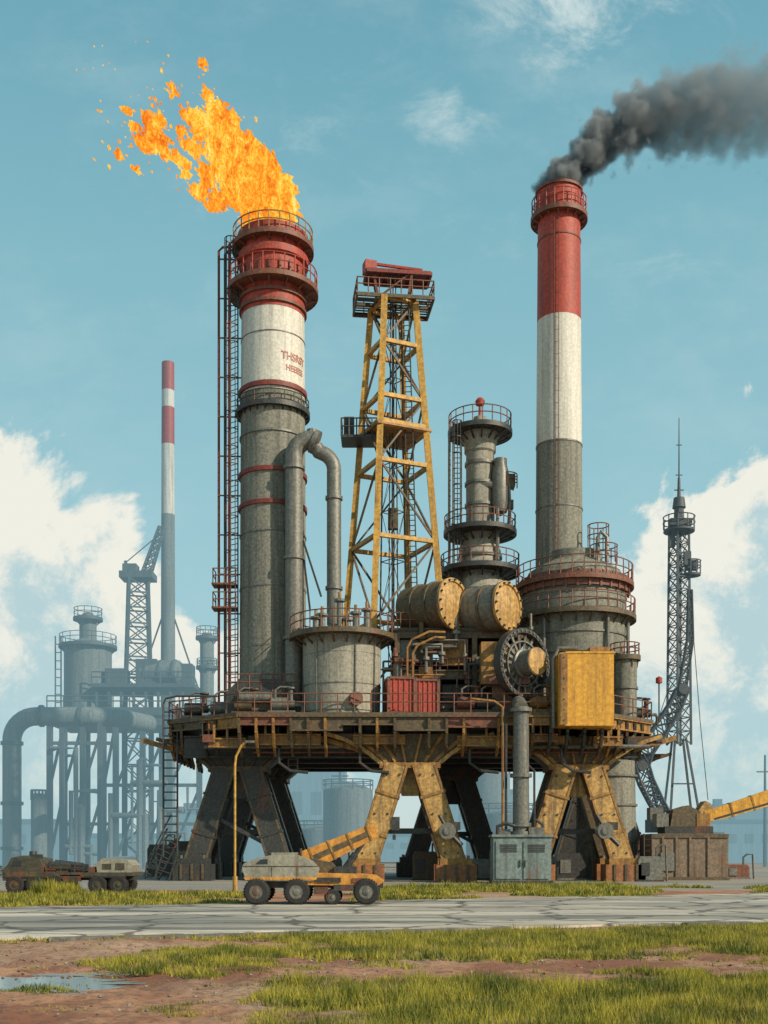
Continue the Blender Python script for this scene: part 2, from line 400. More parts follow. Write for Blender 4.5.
# flame
fm=bpy.data.materials.new('fire'); fm.use_nodes=True; nt=fm.node_tree; nt.nodes.remove(nt.nodes['Principled BSDF'])
tc=nt.nodes.new('ShaderNodeTexCoord').outputs['Object']
rotn=nt.nodes.new('ShaderNodeMapping'); rotn.inputs['Rotation'].default_value=(0,math.radians(35),0); rotn.inputs['Scale'].default_value=(1.2,1,.5); lk(nt,tc,rotn.inputs[0]); fv=rotn.outputs[0]
f1=ns(nt,fv,.7,8,.7,1.6); f2=ns(nt,fv,3.4,6,.75,1.4)
ff=mth(nt,'ADD',mth(nt,'MULTIPLY',f1,.55),mth(nt,'MULTIPLY',f2,.45))
cr=nt.nodes.new('ShaderNodeValToRGB'); lk(nt,ff,cr.inputs[0]); el=cr.color_ramp.elements
el[0].position=.36; el[0].color=(.50,.10,.012,1); el[1].position=.64; el[1].color=(1.,.86,.36,1)
for p_,c_ in((.43,(.90,.19,.015,1)),(.485,(1.,.34,.025,1)),(.535,(1.,.55,.05,1)),(.585,(1.,.72,.12,1))):
    e=el.new(p_); e.color=c_
em=nt.nodes.new('ShaderNodeEmission'); lk(nt,cr.outputs[0],em.inputs[0]); em.inputs[1].default_value=1.05
lk(nt,em.outputs[0],nt.nodes['Material Output'].inputs[0])
def icos(sub):
    bm=bmesh.new(); bmesh.ops.create_icosphere(bm,subdivisions=sub,radius=1); v=[x.co.copy() for x in bm.verts]; f=[tuple(y.index for y in x.verts) for x in bm.faces]; bm.free(); return v,f
I3,I2=icos(3),icos(2)
fz=gz(222,d-1.5)
fl=Part('flame',None,fm,'bright orange and yellow flame blowing off the flare stack',loc=(gx(273,d),d,fz),cat='flame')
blobs=[(284,213,12),(266,212,14),(250,210,9),(278,197,16),(260,194,16),(243,188,12),(271,178,17),(287,192,10),(229,178,11),(252,165,16),(272,158,12),(240,149,14),(258,144,11),(225,153,11),(219,134,12),(237,126,11),(226,112,10),(213,110,10),(217,94,8),(231,102,6),(198,115,6),(210,157,8),(200,178,7),(186,160,2.5),(214,189,7),(206,168,6),(152,114,9),(158,126,8),(144,128,7),(150,104,5),(165,136,5),(134,113,3),(127,95,3),(160,102,4),(176,142,4),(188,130,5),(186,99,4),(174,75,4),(203,46,2.4),(118,142,2.6),(137,155,2.6),(180,118,3),(196,136,6),(184,148,4),(200,100,4),(208,80,4),(246,125,5),(254,131,6),(283,175,8)]
def blob(px,py,r,ICO,amp=.55,el=.7,ang=None):
    cx,cz=gx(px,d)-gx(273,d),gz(py,d-1.5)-fz; r=r/s; cy=random.uniform(-.5,.5)*r*1.5
    fr=1/(r*.9); 
    a=random.gauss(2.2,.35) if ang is None else ang
    ax=Vector((math.cos(a),random.uniform(-.2,.2),math.sin(a))).normalized(); off=Vector((random.random()*50,)*3)
    vs=[]
    for v in ICO[0]:
        w=v*r; q=w*fr+off
        k=1+amp*noise.fractal(q*1.3,0.8,2.3,5)*1.4
        w=w*max(.2,k); w=w+ax*(w.dot(ax))*el
        w=w+Vector((noise.noise(q*1.7),0,noise.noise(q*1.7+Vector((9,9,9)))))*r*.45
        vs.append(w+Vector((cx,cy,cz)))
    fl.add(vs,ICO[1])
for bx,by,br_ in blobs:
    if br_<=5: blob(bx,by,br_*.7,I3,.9,1.2); 
    else:
        blob(bx,by,br_*.55,I3,.8,.8)
        for k in range(10):
            a=random.uniform(0,2*pi); q=br_*random.uniform(.35,1.0)
            blob(bx+q*math.cos(a),by-q*math.sin(a),br_*random.uniform(.12,.28),I3,.9,2.2)
        for k in range(5):
            a=random.uniform(0,2*pi); q=br_*random.uniform(.7,1.15)
            blob(bx+q*math.cos(a),by-q*math.sin(a),random.uniform(.9,1.7),I2,.9,5,random.gauss(2.25,.25))
for i in range(420):
    b=random.choice(blobs); a=random.uniform(0,2*pi); q=random.uniform(.8,1.5)
    blob(b[0]+math.cos(a)*b[2]*q,b[1]+math.sin(a)*b[2]*q,random.uniform(.4,1.8),I2,.9,1.8)
for i in range(110): blob(random.gauss(172,32),random.gauss(122,28),random.uniform(.35,1.3),I2,.5,1.2)
for i in range(26): blob(random.uniform(75,210),random.uniform(20,110),random.uniform(.3,.8),I2,.5)

# ================= GOOSENECK PIPE =================
d=70.5; s=1100/d
gp=thing('gooseneck_pipe',(gx(294,d),d,DZ),'thick grey gooseneck pipe arching over with bolted flanges','pipe')
P_=Part('pipe_run',gp,STEEL)
def W(px,py,yo=0): return (gx(px,d)-gx(294,d),yo,gz(py,d)-DZ)
def arc(c,r,a0,a1,n=10,yo=0): return [W(c[0]+r*math.cos(math.radians(a0+(a1-a0)*i/n)),c[1]-r*math.sin(math.radians(a0+(a1-a0)*i/n)),yo) for i in range(n+1)]
P_.tube([W(294,735),W(294,560)]+arc((311,457),17,180,75,10)+[W(318,440)],.58,16)
P_.tube([W(316,447)]+arc((316,470),18,80,0,10)+[W(334,560),W(334,625)],.46,16)
fg=Part('flange',gp,STEEL)
for px,py,r in((294,640,.72),(294,560,.68),(294,470,.70),(334,500,.56),(334,590,.56)):
    a=Vector(W(px,py)); fg=fg.next(); fg.cyl(a,a+Vector((0,0,.2)),r,r,18)
fg=fg.next(); fg.cyl(W(313,441),W(317,443),.76,.76,18); fg=fg.next(); fg.cyl(W(312,436),W(312,430),.35,.35,10)
sp=Part('stay',gp,DARK)
sp.tube([W(303,540),W(322,600,-1)],.07,5); sp=sp.next(); sp.tube([W(304,560),W(310,610)],.07,5)
for y in(520,580,610): sp=sp.next(); sp.beam(W(294,y),W(294,y,2.0),.15)

# ================= FRONT STORAGE TANK =================
d=70.; s=1100/d
st=thing('storage_tank',(gx(342,d),d,DZ),'pale grey upright storage tank with railed walkway around its top','tank')
b=Part('shell',st,CONCW); H=gz(632,d-2)-DZ
b.lathe([(2.35,-.05),(2.35,.25),(2.42,.3),(2.5,H),(2.3,H+.25),(0,H+.5)],seg=56)
for z in(1.9,3.8): b.m(STEEL); hoopring(b,2.44,z,.06,.04,56)
for a in(-2.2,-1.2,-.6): b.beam((2.5*math.cos(a),2.5*math.sin(a),0),(2.55*math.cos(a),2.55*math.sin(a),H),.06)
gallery(st,H,2.4,3.3,1.1,26,DARKO,RUST,brackets=20)
for x,h in((-1.6,1.0),(-1.2,1.2),(-.1,2.1),(.4,.9),(.9,1.3),(1.6,1.5)):
    v=Part('valve',st,STEEL)
    v.cyl((x,-1,H+.2),(x,-1,H+h),.2,.2,10); v.cyl((x,-1,H+h),(x,-1,H+h+.15),.36,.36,10); v.m(OCHRE).cyl((x,-1,H+h+.15),(x,-1,H+h+.6),.1,.1,8)
hp=Part('manhole',st,RUST); hp.cyl((.9,-2.3,.9),(1.0,-2.6,.9),.42,.42,16)

# ================= DERRICK =================
d=75.5; s=1100/d
dr=thing('derrick',(gx(393,d),d,DZ),'tall yellow lattice drilling derrick with railed crown platform','derrick')
Z=lambda y: gz(y,d-1.6)-DZ
zt=Z(295)
D=Part('lattice_frame',dr,DYEL)
rot=math.radians(24)
D.tower(0,zt,2.95,1.15,6,.21,.13,rot,brmat=DARKO,brr=.06,single=True)
for z in(Z(425),): 
    h=2.95+(1.15-2.95)*z/zt+.05
    for k in range(4):
        a=rot+pi/4+k*pi/2; c=Vector((math.cos(a)*h*1.414,math.sin(a)*h*1.414,z)); a2=a+pi/2; e=Vector((math.cos(a2)*h*1.414,math.sin(a2)*h*1.414,z)); D.beam(c,e,.26,.45)
D.m(DARK); D.tower(0,zt,.7,.4,9,.055,.025,rot+.3,single=True)
ldd=Part('ladder',dr,DARK); ldd.ladder((1.6,-2.3,0),(.8,-.9,zt),.5,.05)
g=Part('monkey_board',dr,DARK,'dark mid-height working platform'); zm=Z(434)
g.box((-2.2,-.3,zm),(2.6,2.0,.18)); g.box((-3.0,-.4,zm+.8),(.7,.7,1.4)); g.m(OCHRE).box((0,0,zm+.45),(4.0,4.0,.14),rot)
gr=Part('railing',g,DARK); gr.rail([(-3.5,.7,zm),(-3.5,-1.3,zm),(-.9,-1.3,zm)],1.2,.05,.5)
cp=Part('crown_platform',dr,DARKO); 
a_=.12
def rp(x,y,z,a=a_): return (x*math.cos(a)-y*math.sin(a),x*math.sin(a)+y*math.cos(a),z)
for x0,y0,x1,y1 in((-2.6,-1.5,2.6,-1.5),(2.6,-1.5,2.6,1.5),(2.6,1.5,-2.6,1.5),(-2.6,1.5,-2.6,-1.5),(-2.6,0,2.6,0),(-1.3,-1.5,-1.3,1.5),(1.3,-1.5,1.3,1.5)): cp.beam(rp(x0,y0,zt),rp(x1,y1,zt),.12,.24)
cp.m(DARK)
for y in np.linspace(-1.4,1.4,9): cp.beam(rp(-2.6,y,zt+.12),rp(2.6,y,zt+.12),.16,.04)
cr2=Part('railing',cp,RUST)
cr2.rail([rp(-2.6,-1.5,zt+.2),rp(2.6,-1.5,zt+.2),rp(2.6,1.5,zt+.2),rp(-2.6,1.5,zt+.2),rp(-2.6,-1.5,zt+.2)],.95,.045,.7)
cb=Part('crown_block',dr,RUST,'rusty red crown block frame')
z2=Z(266)
for x in(-1.0,1.0):
    for y in(-.7,.7): cb.beam((x,y,zt+.1),(x*1.3,y,z2),.16)
cb.beam((-1.0,-.7,zt+.3),(1.2,-.7,z2),.1)
cb.m(DRED)
for y in(-.9,.9): cb.beam(rp(-1.9,y,z2),rp(2.5,y,z2),.2,.26)
for x in(-1.9,-.8,.8,2.5): cb.beam(rp(x,-.9,z2),rp(x,.9,z2),.18,.22)
cb.box(rp(.3,0,z2+.12),(4.3,1.7,.08),a_)
cb.m(RED).box((-1.6,-.4,z2+.5),(.8,.8,.75),.3); cb.beam((-1.5,-.5,z2+.75),(2.0,-.5,z2+.28),.16); cb.m(DRED).box((.6,0,z2+.3),(1.6,.7,.2),.1)
for x in(-.4,.1,.6): cb.m(RUST).cyl((x,-.3,z2-.3),(x+.1,-.3,z2-.3),.35,.35,16)
cbl=Part('cable',dr,DARK)
for x in(-.3,0,.35): cbl=cbl.next(); cbl.cyl((x*.5,-.2,z2),(x,-.2,4),.04,.04,4)
hk=Part('travelling_block',dr,DARKO); zz=gz(520,d)-DZ; hk.box((0,-.2,zz),(.7,.5,1.4)); hk.cyl((0,-.2,zz-.9),(0,-.2,zz-2.4),.15,.1,8)

# ================= PROCESS COLUMN =================
d=77.; s=1100/d
pc=thing('process_column',(gx(480,d),d,DZ),'grey stepped process column ringed by three railed galleries','column')
def z(y): return gz(y,d-1.7)-DZ
c=Part('shell',pc,CONCW)
c.lathe([(1.9,-.1),(1.9,z(600)),(1.9,z(580)),(1.6,z(572)),(1.45,z(567)),(1.45,z(545)),(1.2,z(538)),(1.2,z(525)),(.98,z(520)),(.98,z(446)),(1.1,z(444)),(1.1,z(436)),(1.35,z(430)),(1.35,z(426)),(.9,z(420)),(.45,z(414)),(.45,z(408)),(0,z(407))],seg=40)
c.m(STEEL)
for y,r in((590,1.9),(553,1.45),(500,.98),(478,.98),(458,.98)): hoopring(c,r,z(y),.2,.1)
gallery(pc,z(566),1.4,2.75,1.0,20,DARK,RUST); gallery(pc,z(526),1.1,2.5,1.0,20,DARK,RUST); gallery(pc,z(424),1.1,2.2,1.1,20,DARK,RUST)
sv=Part('side_vessel',pc,STEEL,'small side vessel with cap ring')
sv.lathe([(.0,z(512)),(.45,z(508)),(.58,z(500)),(.58,z(468)),(.45,z(460)),(.45,z(454)),(0,z(452))],(1.35,-.7,0),24)
sv.cyl((0,-.7,z(480)),(1.4,-.7,z(480)),.3,.3,10); sv.m(DARKO).box((2.1,-.5,z(476)),(.5,.7,.9)); sv.box((1.9,-.6,z(500)),(.7,.5,.6)); sv.m(STEEL).tube([(1.9,-.8,z(520)),(2.0,-.8,z(498)),(1.9,-.8,z(470)),(1.4,-.8,z(462))],.1,7)
sv=Part('railing',pc,RUST); sv.ringrail((1.8,-.4),.75,z(482),.9,8)
bc=Part('beacon',pc,RED,'red warning beacon'); bc.cyl((0,0,z(407)),(0,0,z(394)),.12,.1,8); bc.lathe([(0,z(396)),(.3,z(395)),(.34,z(391)),(.18,z(388)),(0,z(387))],seg=14)
ldp=Part('ladder',pc,DARK); ldp.ladder((-1.7,-1.3,0),(-1.7,-1.3,z(420)),.5,.05,cage=True); ldp=Part('pipe',pc,STEEL); ldp.tube([(-2.2,-.9,z(600)),(-2.2,-.9,z(430)),(-1.5,-.6,z(425))],.1,6)
ldp=ldp.next(); ldp.tube([(1.1,-1.3,z(590)),(1.1,-1.3,z(530)),(1.1,-1.2,z(505))],.12,6)

# ================= BOILER VESSEL + CHIMNEY =================
d=75.; s=1100/d
rv=thing('boiler_vessel',(gx(574,d),d,DZ),'massive round concrete boiler vessel with two rusty railed galleries','boiler')
def z(y): return gz(y,d-3.6)-DZ
c=Part('shell',rv,CONC)
c.lathe([(2.9,-.1),(2.9,1.8),(3.1,z(690)+.5),(3.4,z(655)),(3.5,z(610)),(3.5,z(572)),(3.1,z(560)),(2.2,z(552)),(1.9,z(549)),(1.9,z(540)),(0,z(540))],seg=64)
c.m(STEEL)
for y in(590,630,650): hoopring(c,3.46,z(y),.12,.08,64)
tb=Part('collar',rv,RUST); hoopring(tb,3.5,z(584),1.0,.2,64)
for i in range(30):
    a=2*pi*i/30; tb.box((3.72*math.cos(a),3.72*math.sin(a),z(578)),(.1,.14,.95),a)
gallery(rv,z(575),3.45,3.95,1.2,32,RUST,RUST,brackets=24,bd=.4); gallery(rv,z(609),3.45,4.1,1.1,32,DARKO,RUST,brackets=24)
pr2=Part('vent_pipe',rv,STEEL)
q0=z(556)
pr2.tube([(1.2,-2.2,q0),(1.2,-2.2,q0+1.6),(1.4,-2.2,q0+2.0),(1.8,-2.2,q0+1.6),(1.8,-2.2,q0)],.14,8)
pr2=Part('railing',rv,RUST); pr2.ringrail((1.7,-1.6),.9,q0,1.2,8); pr2.ringrail((1.5,-.8),.7,q0+1.2,1.6,7)
for a in(-2.3,-1.1,-.4): 
    pr2=Part('riser',rv,STEEL); R=3.65; pr2.tube([(R*math.cos(a),R*math.sin(a),0),(R*math.cos(a),R*math.sin(a),z(614))],.12,7)
zc0=gz(548,d-1.6)
ch=thing('chimney',(gx(559,d+.5),d+.5,zc0),'tall round chimney with red top, white middle and grey base','chimney')
def cz(y): return gz(y,d-1)-zc0
def crr(y): return 1.60-.17*(545-y)/370
c=Part('shaft',ch,CONC); c.lathe([(crr(545),-1.2),(crr(440),cz(440))],seg=48)
c=Part('white_band',ch,WHITE); c.lathe([(crr(440),cz(440)),(crr(312),cz(312))],seg=48)
c=Part('red_top',ch,RED); c.lathe([(crr(312),cz(312)),(crr(208),cz(208)),(1.6,cz(206)),(1.62,cz(192)),(1.5,cz(190)),(1.5,cz(178)),(1.25,cz(178)),(1.2,cz(190))],seg=48)
c.m(RUST)
for y in(232,): hoopring(c,crr(y),cz(y),.1,.04)
hoopring(c,1.5,cz(182),.18,.12)
gallery(ch,cz(207),1.5,1.88,1.1,20,RUST,RED,brackets=16,bd=.35)
l2=Part('ladder',ch,RUST); l2.ladder((-.45,-1.66,0),(-.40,-1.52,cz(207)),.30,.024,out=(0,-1,0),step=.8)
hoop=Part('hoop',ch,STEEL)
for y in(440,505): hoop=hoop.next(); hoopring(hoop,crr(y),cz(y),.1,.04)

# smoke plume : true volume
d=75.
sm=bpy.data.materials.new('smoke'); sm.use_nodes=True; nt=sm.node_tree; nt.nodes.remove(nt.nodes['Principled BSDF'])
try: sm.cycles.volume_step_rate=.4
except Exception: pass
tc=nt.nodes.new('ShaderNodeTexCoord').outputs['Object']; sx=nt.nodes.new('ShaderNodeSeparateXYZ'); lk(nt,tc,sx.inputs[0])
X,Y,Zc=sx.outputs
Xp=mth(nt,'MAXIMUM',X,0.); Xn=mth(nt,'MINIMUM',X,0.)
ex=mth(nt,'EXPONENT',mth(nt,'DIVIDE',Xp,-3.6))
axz=mth(nt,'MULTIPLY',mth(nt,'SUBTRACT',1.,ex),5.6)
dz=mth(nt,'SUBTRACT',Zc,axz)
dist=mth(nt,'SQRT',mth(nt,'ADD',mth(nt,'MULTIPLY',Xn,Xn),mth(nt,'ADD',mth(nt,'MULTIPLY',dz,dz),mth(nt,'MULTIPLY',Y,Y))))
R=mth(nt,'ADD',mth(nt,'MULTIPLY',Xp,.15),1.75)
cone=mth(nt,'MULTIPLY',mth(nt,'SUBTRACT',1.,mth(nt,'DIVIDE',dist,R)),3.2)
vo=nt.nodes.new('ShaderNodeTexVoronoi'); vo.feature='SMOOTH_F1'; vo.inputs['Scale'].default_value=.75; vo.inputs['Smoothness'].default_value=.25; 
wob=nt.nodes.new('ShaderNodeTexNoise'); wob.inputs['Scale'].default_value=1.3; wob.inputs['Detail'].default_value=3; lk(nt,tc,wob.inputs['Vector'])
vm=nt.nodes.new('ShaderNodeVectorMath'); vm.operation='MULTIPLY_ADD'; lk(nt,wob.outputs['Color'],vm.inputs[0]); vm.inputs[1].default_value=(.9,.9,.9); lk(nt,tc,vm.inputs[2]); lk(nt,vm.outputs[0],vo.inputs['Vector'])
n1=ns(nt,tc,1.4,6,.65,.3)
puff=mth(nt,'ADD',mth(nt,'MULTIPLY',mth(nt,'SUBTRACT',.55,vo.outputs['Distance']),2.6),mth(nt,'MULTIPLY',mth(nt,'SUBTRACT',n1,.55),3.0))
den=mth(nt,'SUBTRACT',mth(nt,'ADD',cone,puff),.45)
den=mth(nt,'MULTIPLY',den,1.2,clamp=True)
den=mth(nt,'MULTIPLY',den,sstep(nt,Zc,-.3,.1))
fall=mth(nt,'DIVIDE',4.6,mth(nt,'ADD',1.,mth(nt,'MULTIPLY',mth(nt,'POWER',Xp,1.8),.11)))
den=mth(nt,'MULTIPLY',den,fall)
pv=nt.nodes.new('ShaderNodeVolumePrincipled'); pv.inputs['Color'].default_value=(.50,.54,.56,1); lk(nt,den,pv.inputs['Density'])
lk(nt,pv.outputs[0],nt.nodes['Material Output'].inputs['Volume'])
sk=Part('smoke_plume',None,sm,'dark grey smoke drifting away from the chimney mouth',loc=(gx(558,d),d,gz(177,d-1)),cat='smoke')
sk.box((9.5,0,4.9),(23.5,9,11))

# ================= MACHINERY ON DECK =================
def drum(px,py,d,r,Ln,label,m0):
    t=thing('horizontal_drum',(gx(px,d),d,gz(py,d)),label,'tank',group='horizontal drums on the machinery frame')
    ax=Vector((.76,-.65,0)).normalized(); M=ax.to_track_quat('Z','Y').to_matrix()
    b=Part('shell',t,m0); b.lathe([(0,-Ln-.5),(r*.6,-Ln-.35),(r,-Ln),(r,0)],seg=40,M=M)
    for q in(-.15,-Ln*.35,-Ln*.7): b.m(DARKO).lathe([(r*.99,q),(r*1.06,q),(r*1.06,q+.16),(r*.99,q+.16)],seg=40,M=M,closed=True)
    e=Part('end_cap',t,TANB,'ochre bolted end cap'); e.lathe([(r*1.08,.0),(r*1.08,.18),(r*.93,.22),(r*.9,.12),(r*.35,.3),(0,.34)],seg=40,M=M)
    for i in range(16):
        a=2*pi*i/16; p=M@Vector((r*1.0*math.cos(a),r*math.sin(a),.2)); e.m(DARK).cyl(p,p+ax*.12,.07,.07,6)
    return t
drum(452,604,69.5,1.5,3.4,'ochre-stained horizontal drum with bolted end cap',DARKO)
drum(506,606,69.,1.42,3.8,'grey horizontal drum with ochre bolted end cap',STEEL)
mf=thing('machinery_frame',(gx(452,72),72,DZ),'dark steel machinery frame packed with pipes and boxes','machinery')
F=Part('frame',mf,DARKO); hx=4.6
top=gz(634,70)-DZ
for x in(-hx+1,-1.5,1.3,hx):
    for y in(-2.0,2.2): F.beam((x,y,0),(x,y,top),.32)
for zz in(top,top*.52):
    for y in(-2.0,2.2): F.ibeam((-hx+.6,y,zz),(hx+.2,y,zz),.3,.45)
    for x in(-3.6,-1.5,1.3,hx): F.ibeam((x,-2,zz),(x,2.2,zz),.3,.4)
F.m(DARK).box((.3,0,top*.52-.3),(8.6,4.4,.1)); F.box((.3,0,top+.3),(8.8,4.4,.12))
F.m(OCHRE); F.beam((-3.6,-2.05,0),(-1.5,-2.05,top*.52),.14); F.beam((1.3,-2.05,top*.52),(hx,-2.05,top),.14)
hs=Part('housing',mf,STEEL)
hs.box((-2.6,-.9,top*.8),(1.7,1.6,1.5)).m(OCHRE).box((.0,-1.3,top*.79),(1.8,1.2,1.7)).m(RUST).box((2.2,-1.2,top*.25),(2.2,1.4,2.2)).m(DARK).box((.2,-.6,top*.24),(1.8,1.5,1.9)).m(TANB).box((3.3,-1.4,top*.76),(1.2,1.0,1.3)).m(DARK).box((2.6,1.0,top*.75),(4,1,2.5)).box((-1,1.0,top*.4),(5,1,4))
hs.m(STEEL).cyl((-1.2,-1.8,.5),(2.0,-1.8,.5),.45,.45,16); hs.cyl((1.4,-1.9,top*.66),(3.0,-1.9,top*.66),.4,.4,16)
for i in range(30):
    x=random.uniform(-4.2,4.4);zz=random.uniform(.4,top-.5);x2=max(-4.4,min(4.8,x+random.uniform(-2.2,2.2)));z3=max(.2,zz+random.uniform(-2,2)); y=-2.3-random.random()*.5
    pg=Part('pipework',mf,random.choice([STEEL,DARK,OCHRE,RUST,DARKO])); r=random.choice([.06,.08,.12,.16])
    pg.tube([(x,y+.8,zz),(x,y,zz),(x2,y,zz),(x2,y,z3),(x2,y+.9,z3)],r,7)
    pg.cyl((x2,y,(zz+z3)/2-.1),(x2,y,(zz+z3)/2+.1),r*1.9,r*1.9,8)
for k in(0,.35): yp=Part('pipework',mf,OCHRE,'bent yellow feed pipe'); yp.tube([(-3.0+k,-3.0,2.0),(-3.0+k,-3.0,4.3-k),(-2.7+k,-3.0,4.8-k),(-1.6+k,-3.0,5.3-k),(-.6,-2.8,5.3-k)],.08,7)
fr=Part('railing',mf,RUST); fr.rail([(-4,-2.1,top*.52),(4.6,-2.1,top*.52)],1.0,.04,.7); fr=fr.next(); fr.rail([(-4,-2.1,top+.35),(-1,-2.1,top+.35)],1.0,.04,.6)

# flywheel
d=67.8
fw=thing('flywheel',(gx(522,d),d,gz(664,d)),'big spoked dark flywheel with ochre hub drum','flywheel')
ax=Vector((.62,-.78,0)).normalized(); M=ax.to_track_quat('Z','Y').to_matrix(); R=2.15
w=Part('rim',fw,DARK); w.lathe([(R*.88,-.3),(R,-.3),(R,.3),(R*.88,.3)],seg=56,M=M,closed=True); w.m(STEEL)
for i in range(36):
    a=2*pi*i/36; w.cyl(M@Vector((R*.94*math.cos(a),R*.94*math.sin(a),.3)),M@Vector((R*.94*math.cos(a),R*.94*math.sin(a),.38)),.06,.06,6)
sp=Part('spokes',fw,STEEL); sp.lathe([(R*.62,-.12),(R*.66,-.12),(R*.66,.16),(R*.62,.16)],seg=40,M=M,closed=True)
for i in range(18):
    a=2*pi*i/18; sp.beam(M@Vector((.4*math.cos(a),.4*math.sin(a),0)),M@Vector((R*.89*math.cos(a),R*.89*math.sin(a),0)),.11,.16)
hb=Part('hub',fw,STEEL,'steel hub drum with ochre face'); hb.lathe([(.9,-.3),(.9,.25),(.78,.3),(.78,1.15),(.86,1.15),(.86,1.3)],seg=28,M=M); hb.m(TANB).lathe([(.84,1.31),(.8,1.36),(0,1.42)],seg=28,M=M)
pd=Part('pedestal',fw,DARKO); bz=DZ-gz(664,d)
pd.lathe([(.5,-2.6),(.5,-.3)],seg=20,M=M); pd.box((-.6,.9,(bz-.2)/2),(2.4,1.0,-bz-.2)); pd.m(RUST).box((-.9,.6,-1.0),(2.6,1.4,.5))
pd.m(OCHRE).box((-2.0,.7,.1),(1.0,1.2,2.6))

def container(px,d,w,h,lab,mat=RED):
    t=thing('equipment_crate',(gx(px,d),d,DZ),lab,'crate',group='red equipment crates on the deck',rz=.15)
    b=Part('body',t,mat); b.box((0,0,h/2+.08),(w,1.6,h-.16))
    for x in np.linspace(-w/2,w/2,6): b.box((x,-.82,h/2),(.1,.08,h-.1))
    f=Part('frame',t,RUST)
    for x in(-w/2,w/2):
        for y in(-.83,.83): f.beam((x,y,0),(x,y,h),.16)
    for zz in(.08,h-.06):
        for y in(-.84,.84): f.beam((-w/2,y,zz),(w/2,y,zz),.14)
        for x in(-w/2,w/2): f.beam((x,-.83,zz),(x,.83,zz),.14)
container(400,68.8,1.7,2.3,'red ribbed steel equipment crate on the deck'); container(424,69,1.5,2.2,'red ribbed steel equipment crate on the deck')
ap=thing('equipment_skid',(gx(412,69),69.8,DZ+0.0),'cluttered steel skid with pipes and a gauge stand','machinery')
q=Part('frame',ap,DARK); 
for x in(-1.8,-.6,.6,1.8): q.beam((x,.2,0),(x,.2,3.6),.14)
for zz in(2.4,3.0,3.6): q.beam((-1.8,.2,zz),(1.8,.2,zz),.12)
q.m(OCHRE).box((.9,.2,2.85),(.9,.6,.7)).m(STEEL).cyl((-.9,0,2.3),(-.9,0,3.4),.3,.3,12); q.tube([(-1.8,0,3.1),(-.2,0,3.1),(.2,0,3.6),(.2,0,4.3)],.1,6)

# yellow cabinet
d=66.3
yc=thing('control_cabinet',(gx(586,d),d,DZ-1.0),'big plain rust-streaked yellow equipment housing on the platform edge','cabinet')
h=gz(652,d)-DZ+1.0; b=Part('body',yc,YEL)
b.extr([(-1.65,.1),(1.62,.0),(1.62,h),(-1.0,h),(-1.65,h-.1)],-.3,1.6)
f=Part('panel',yc,OCHRE,'rusted riveted corner strip')
f.box((-1.38,-.33,h/2),(.42,.05,h-.3))
for zz in np.linspace(.4,h-.4,7): f.m(DARK).cyl((-1.38,-.35,zz),(-1.38,-.39,zz),.04,.04,6)
f=Part('trim',yc,YEL); f.box((.2,-.32,h-.08),(3.0,.04,.12)); f.box((.2,-.32,.12),(3.0,.04,.12))
pi_=Part('conduit',yc,STEEL); pi_.tube([(-1.9,.4,0),(-1.9,.4,h-.4),(-1.6,.4,h+.3),(-.5,.4,h+.3)],.12,8); pi_.m(OCHRE).box((.9,.8,h+.2),(1.2,1,.35))

d=72
t2=thing('small_tank',(gx(625,d),d,DZ),'narrow grey tank with railed cap beside the boiler','tank'); hh=gz(658,d)-DZ
b=Part('shell',t2,CONC); b.lathe([(.75,-.05),(.78,hh),(.5,hh+.2),(0,hh+.3)],seg=28); b.m(STEEL); hoopring(b,.77,hh*.5)
gallery(t2,hh,.75,.95,.8,12,DARKO,RUST,brackets=8)
def pump(px,d,lab,mat):
    t=thing('pump_unit',(gx(px,d),d,DZ),lab,'pump',group='pump units on the deck')
    b=Part('body',t,mat); b.box((0,0,.15),(1.7,.9,.3)); b.cyl((-.7,0,.75),(.4,0,.75),.42,.42,16); b.cyl((.4,0,.75),(.8,0,.75),.25,.25,12); b.cyl((.55,0,.7),(.55,0,1.7),.16,.16,10); b.cyl((.55,0,1.7),(.55,0,1.8),.3,.3,10)
    k=Part('pipe',t,STEEL); k.tube([(.75,0,.7),(1.2,0,.7),(1.3,0,.5),(1.3,0,0)],.12,8); k=k.next(); k.tube([(-.4,-.2,1.1),(-.4,-.2,1.6),(-.1,-.2,1.8),(.55,0,1.8)],.07,6)
for px,d,m_ in((196,71.5,DARK),(222,71,STEEL),(246,69.5,DARKO),(282,69,STEEL),(468,68.6,RUST),(488,68.5,DARK),(638,74,DARK),(540,68.3,OCHRE)):
    pump(px,d,'greasy electric pump unit bolted beside the deck railing',m_)
wb_=thing('winch_house',(gx(262,70),70.2,DZ),'low dark winch housing with railing beside the flare stack','machinery')
b=Part('body',wb_,DARK); b.extr([(-2.2,0),(2.2,0),(2.2,1.6),(1.2,2.4),(-1.4,2.4),(-2.2,1.5)],-.8,.3); b.m(DARKO).box((0,-.85,.9),(3.2,.1,1.0)); b.m(STEEL).cyl((-1.3,-1.0,1.2),(1.0,-1.0,1.2),.35,.35,14)
b=Part('railing',wb_,RUST); b.rail([(-2.2,-.8,1.6),(2.2,-.8,1.6)],1.1,.04,.7)

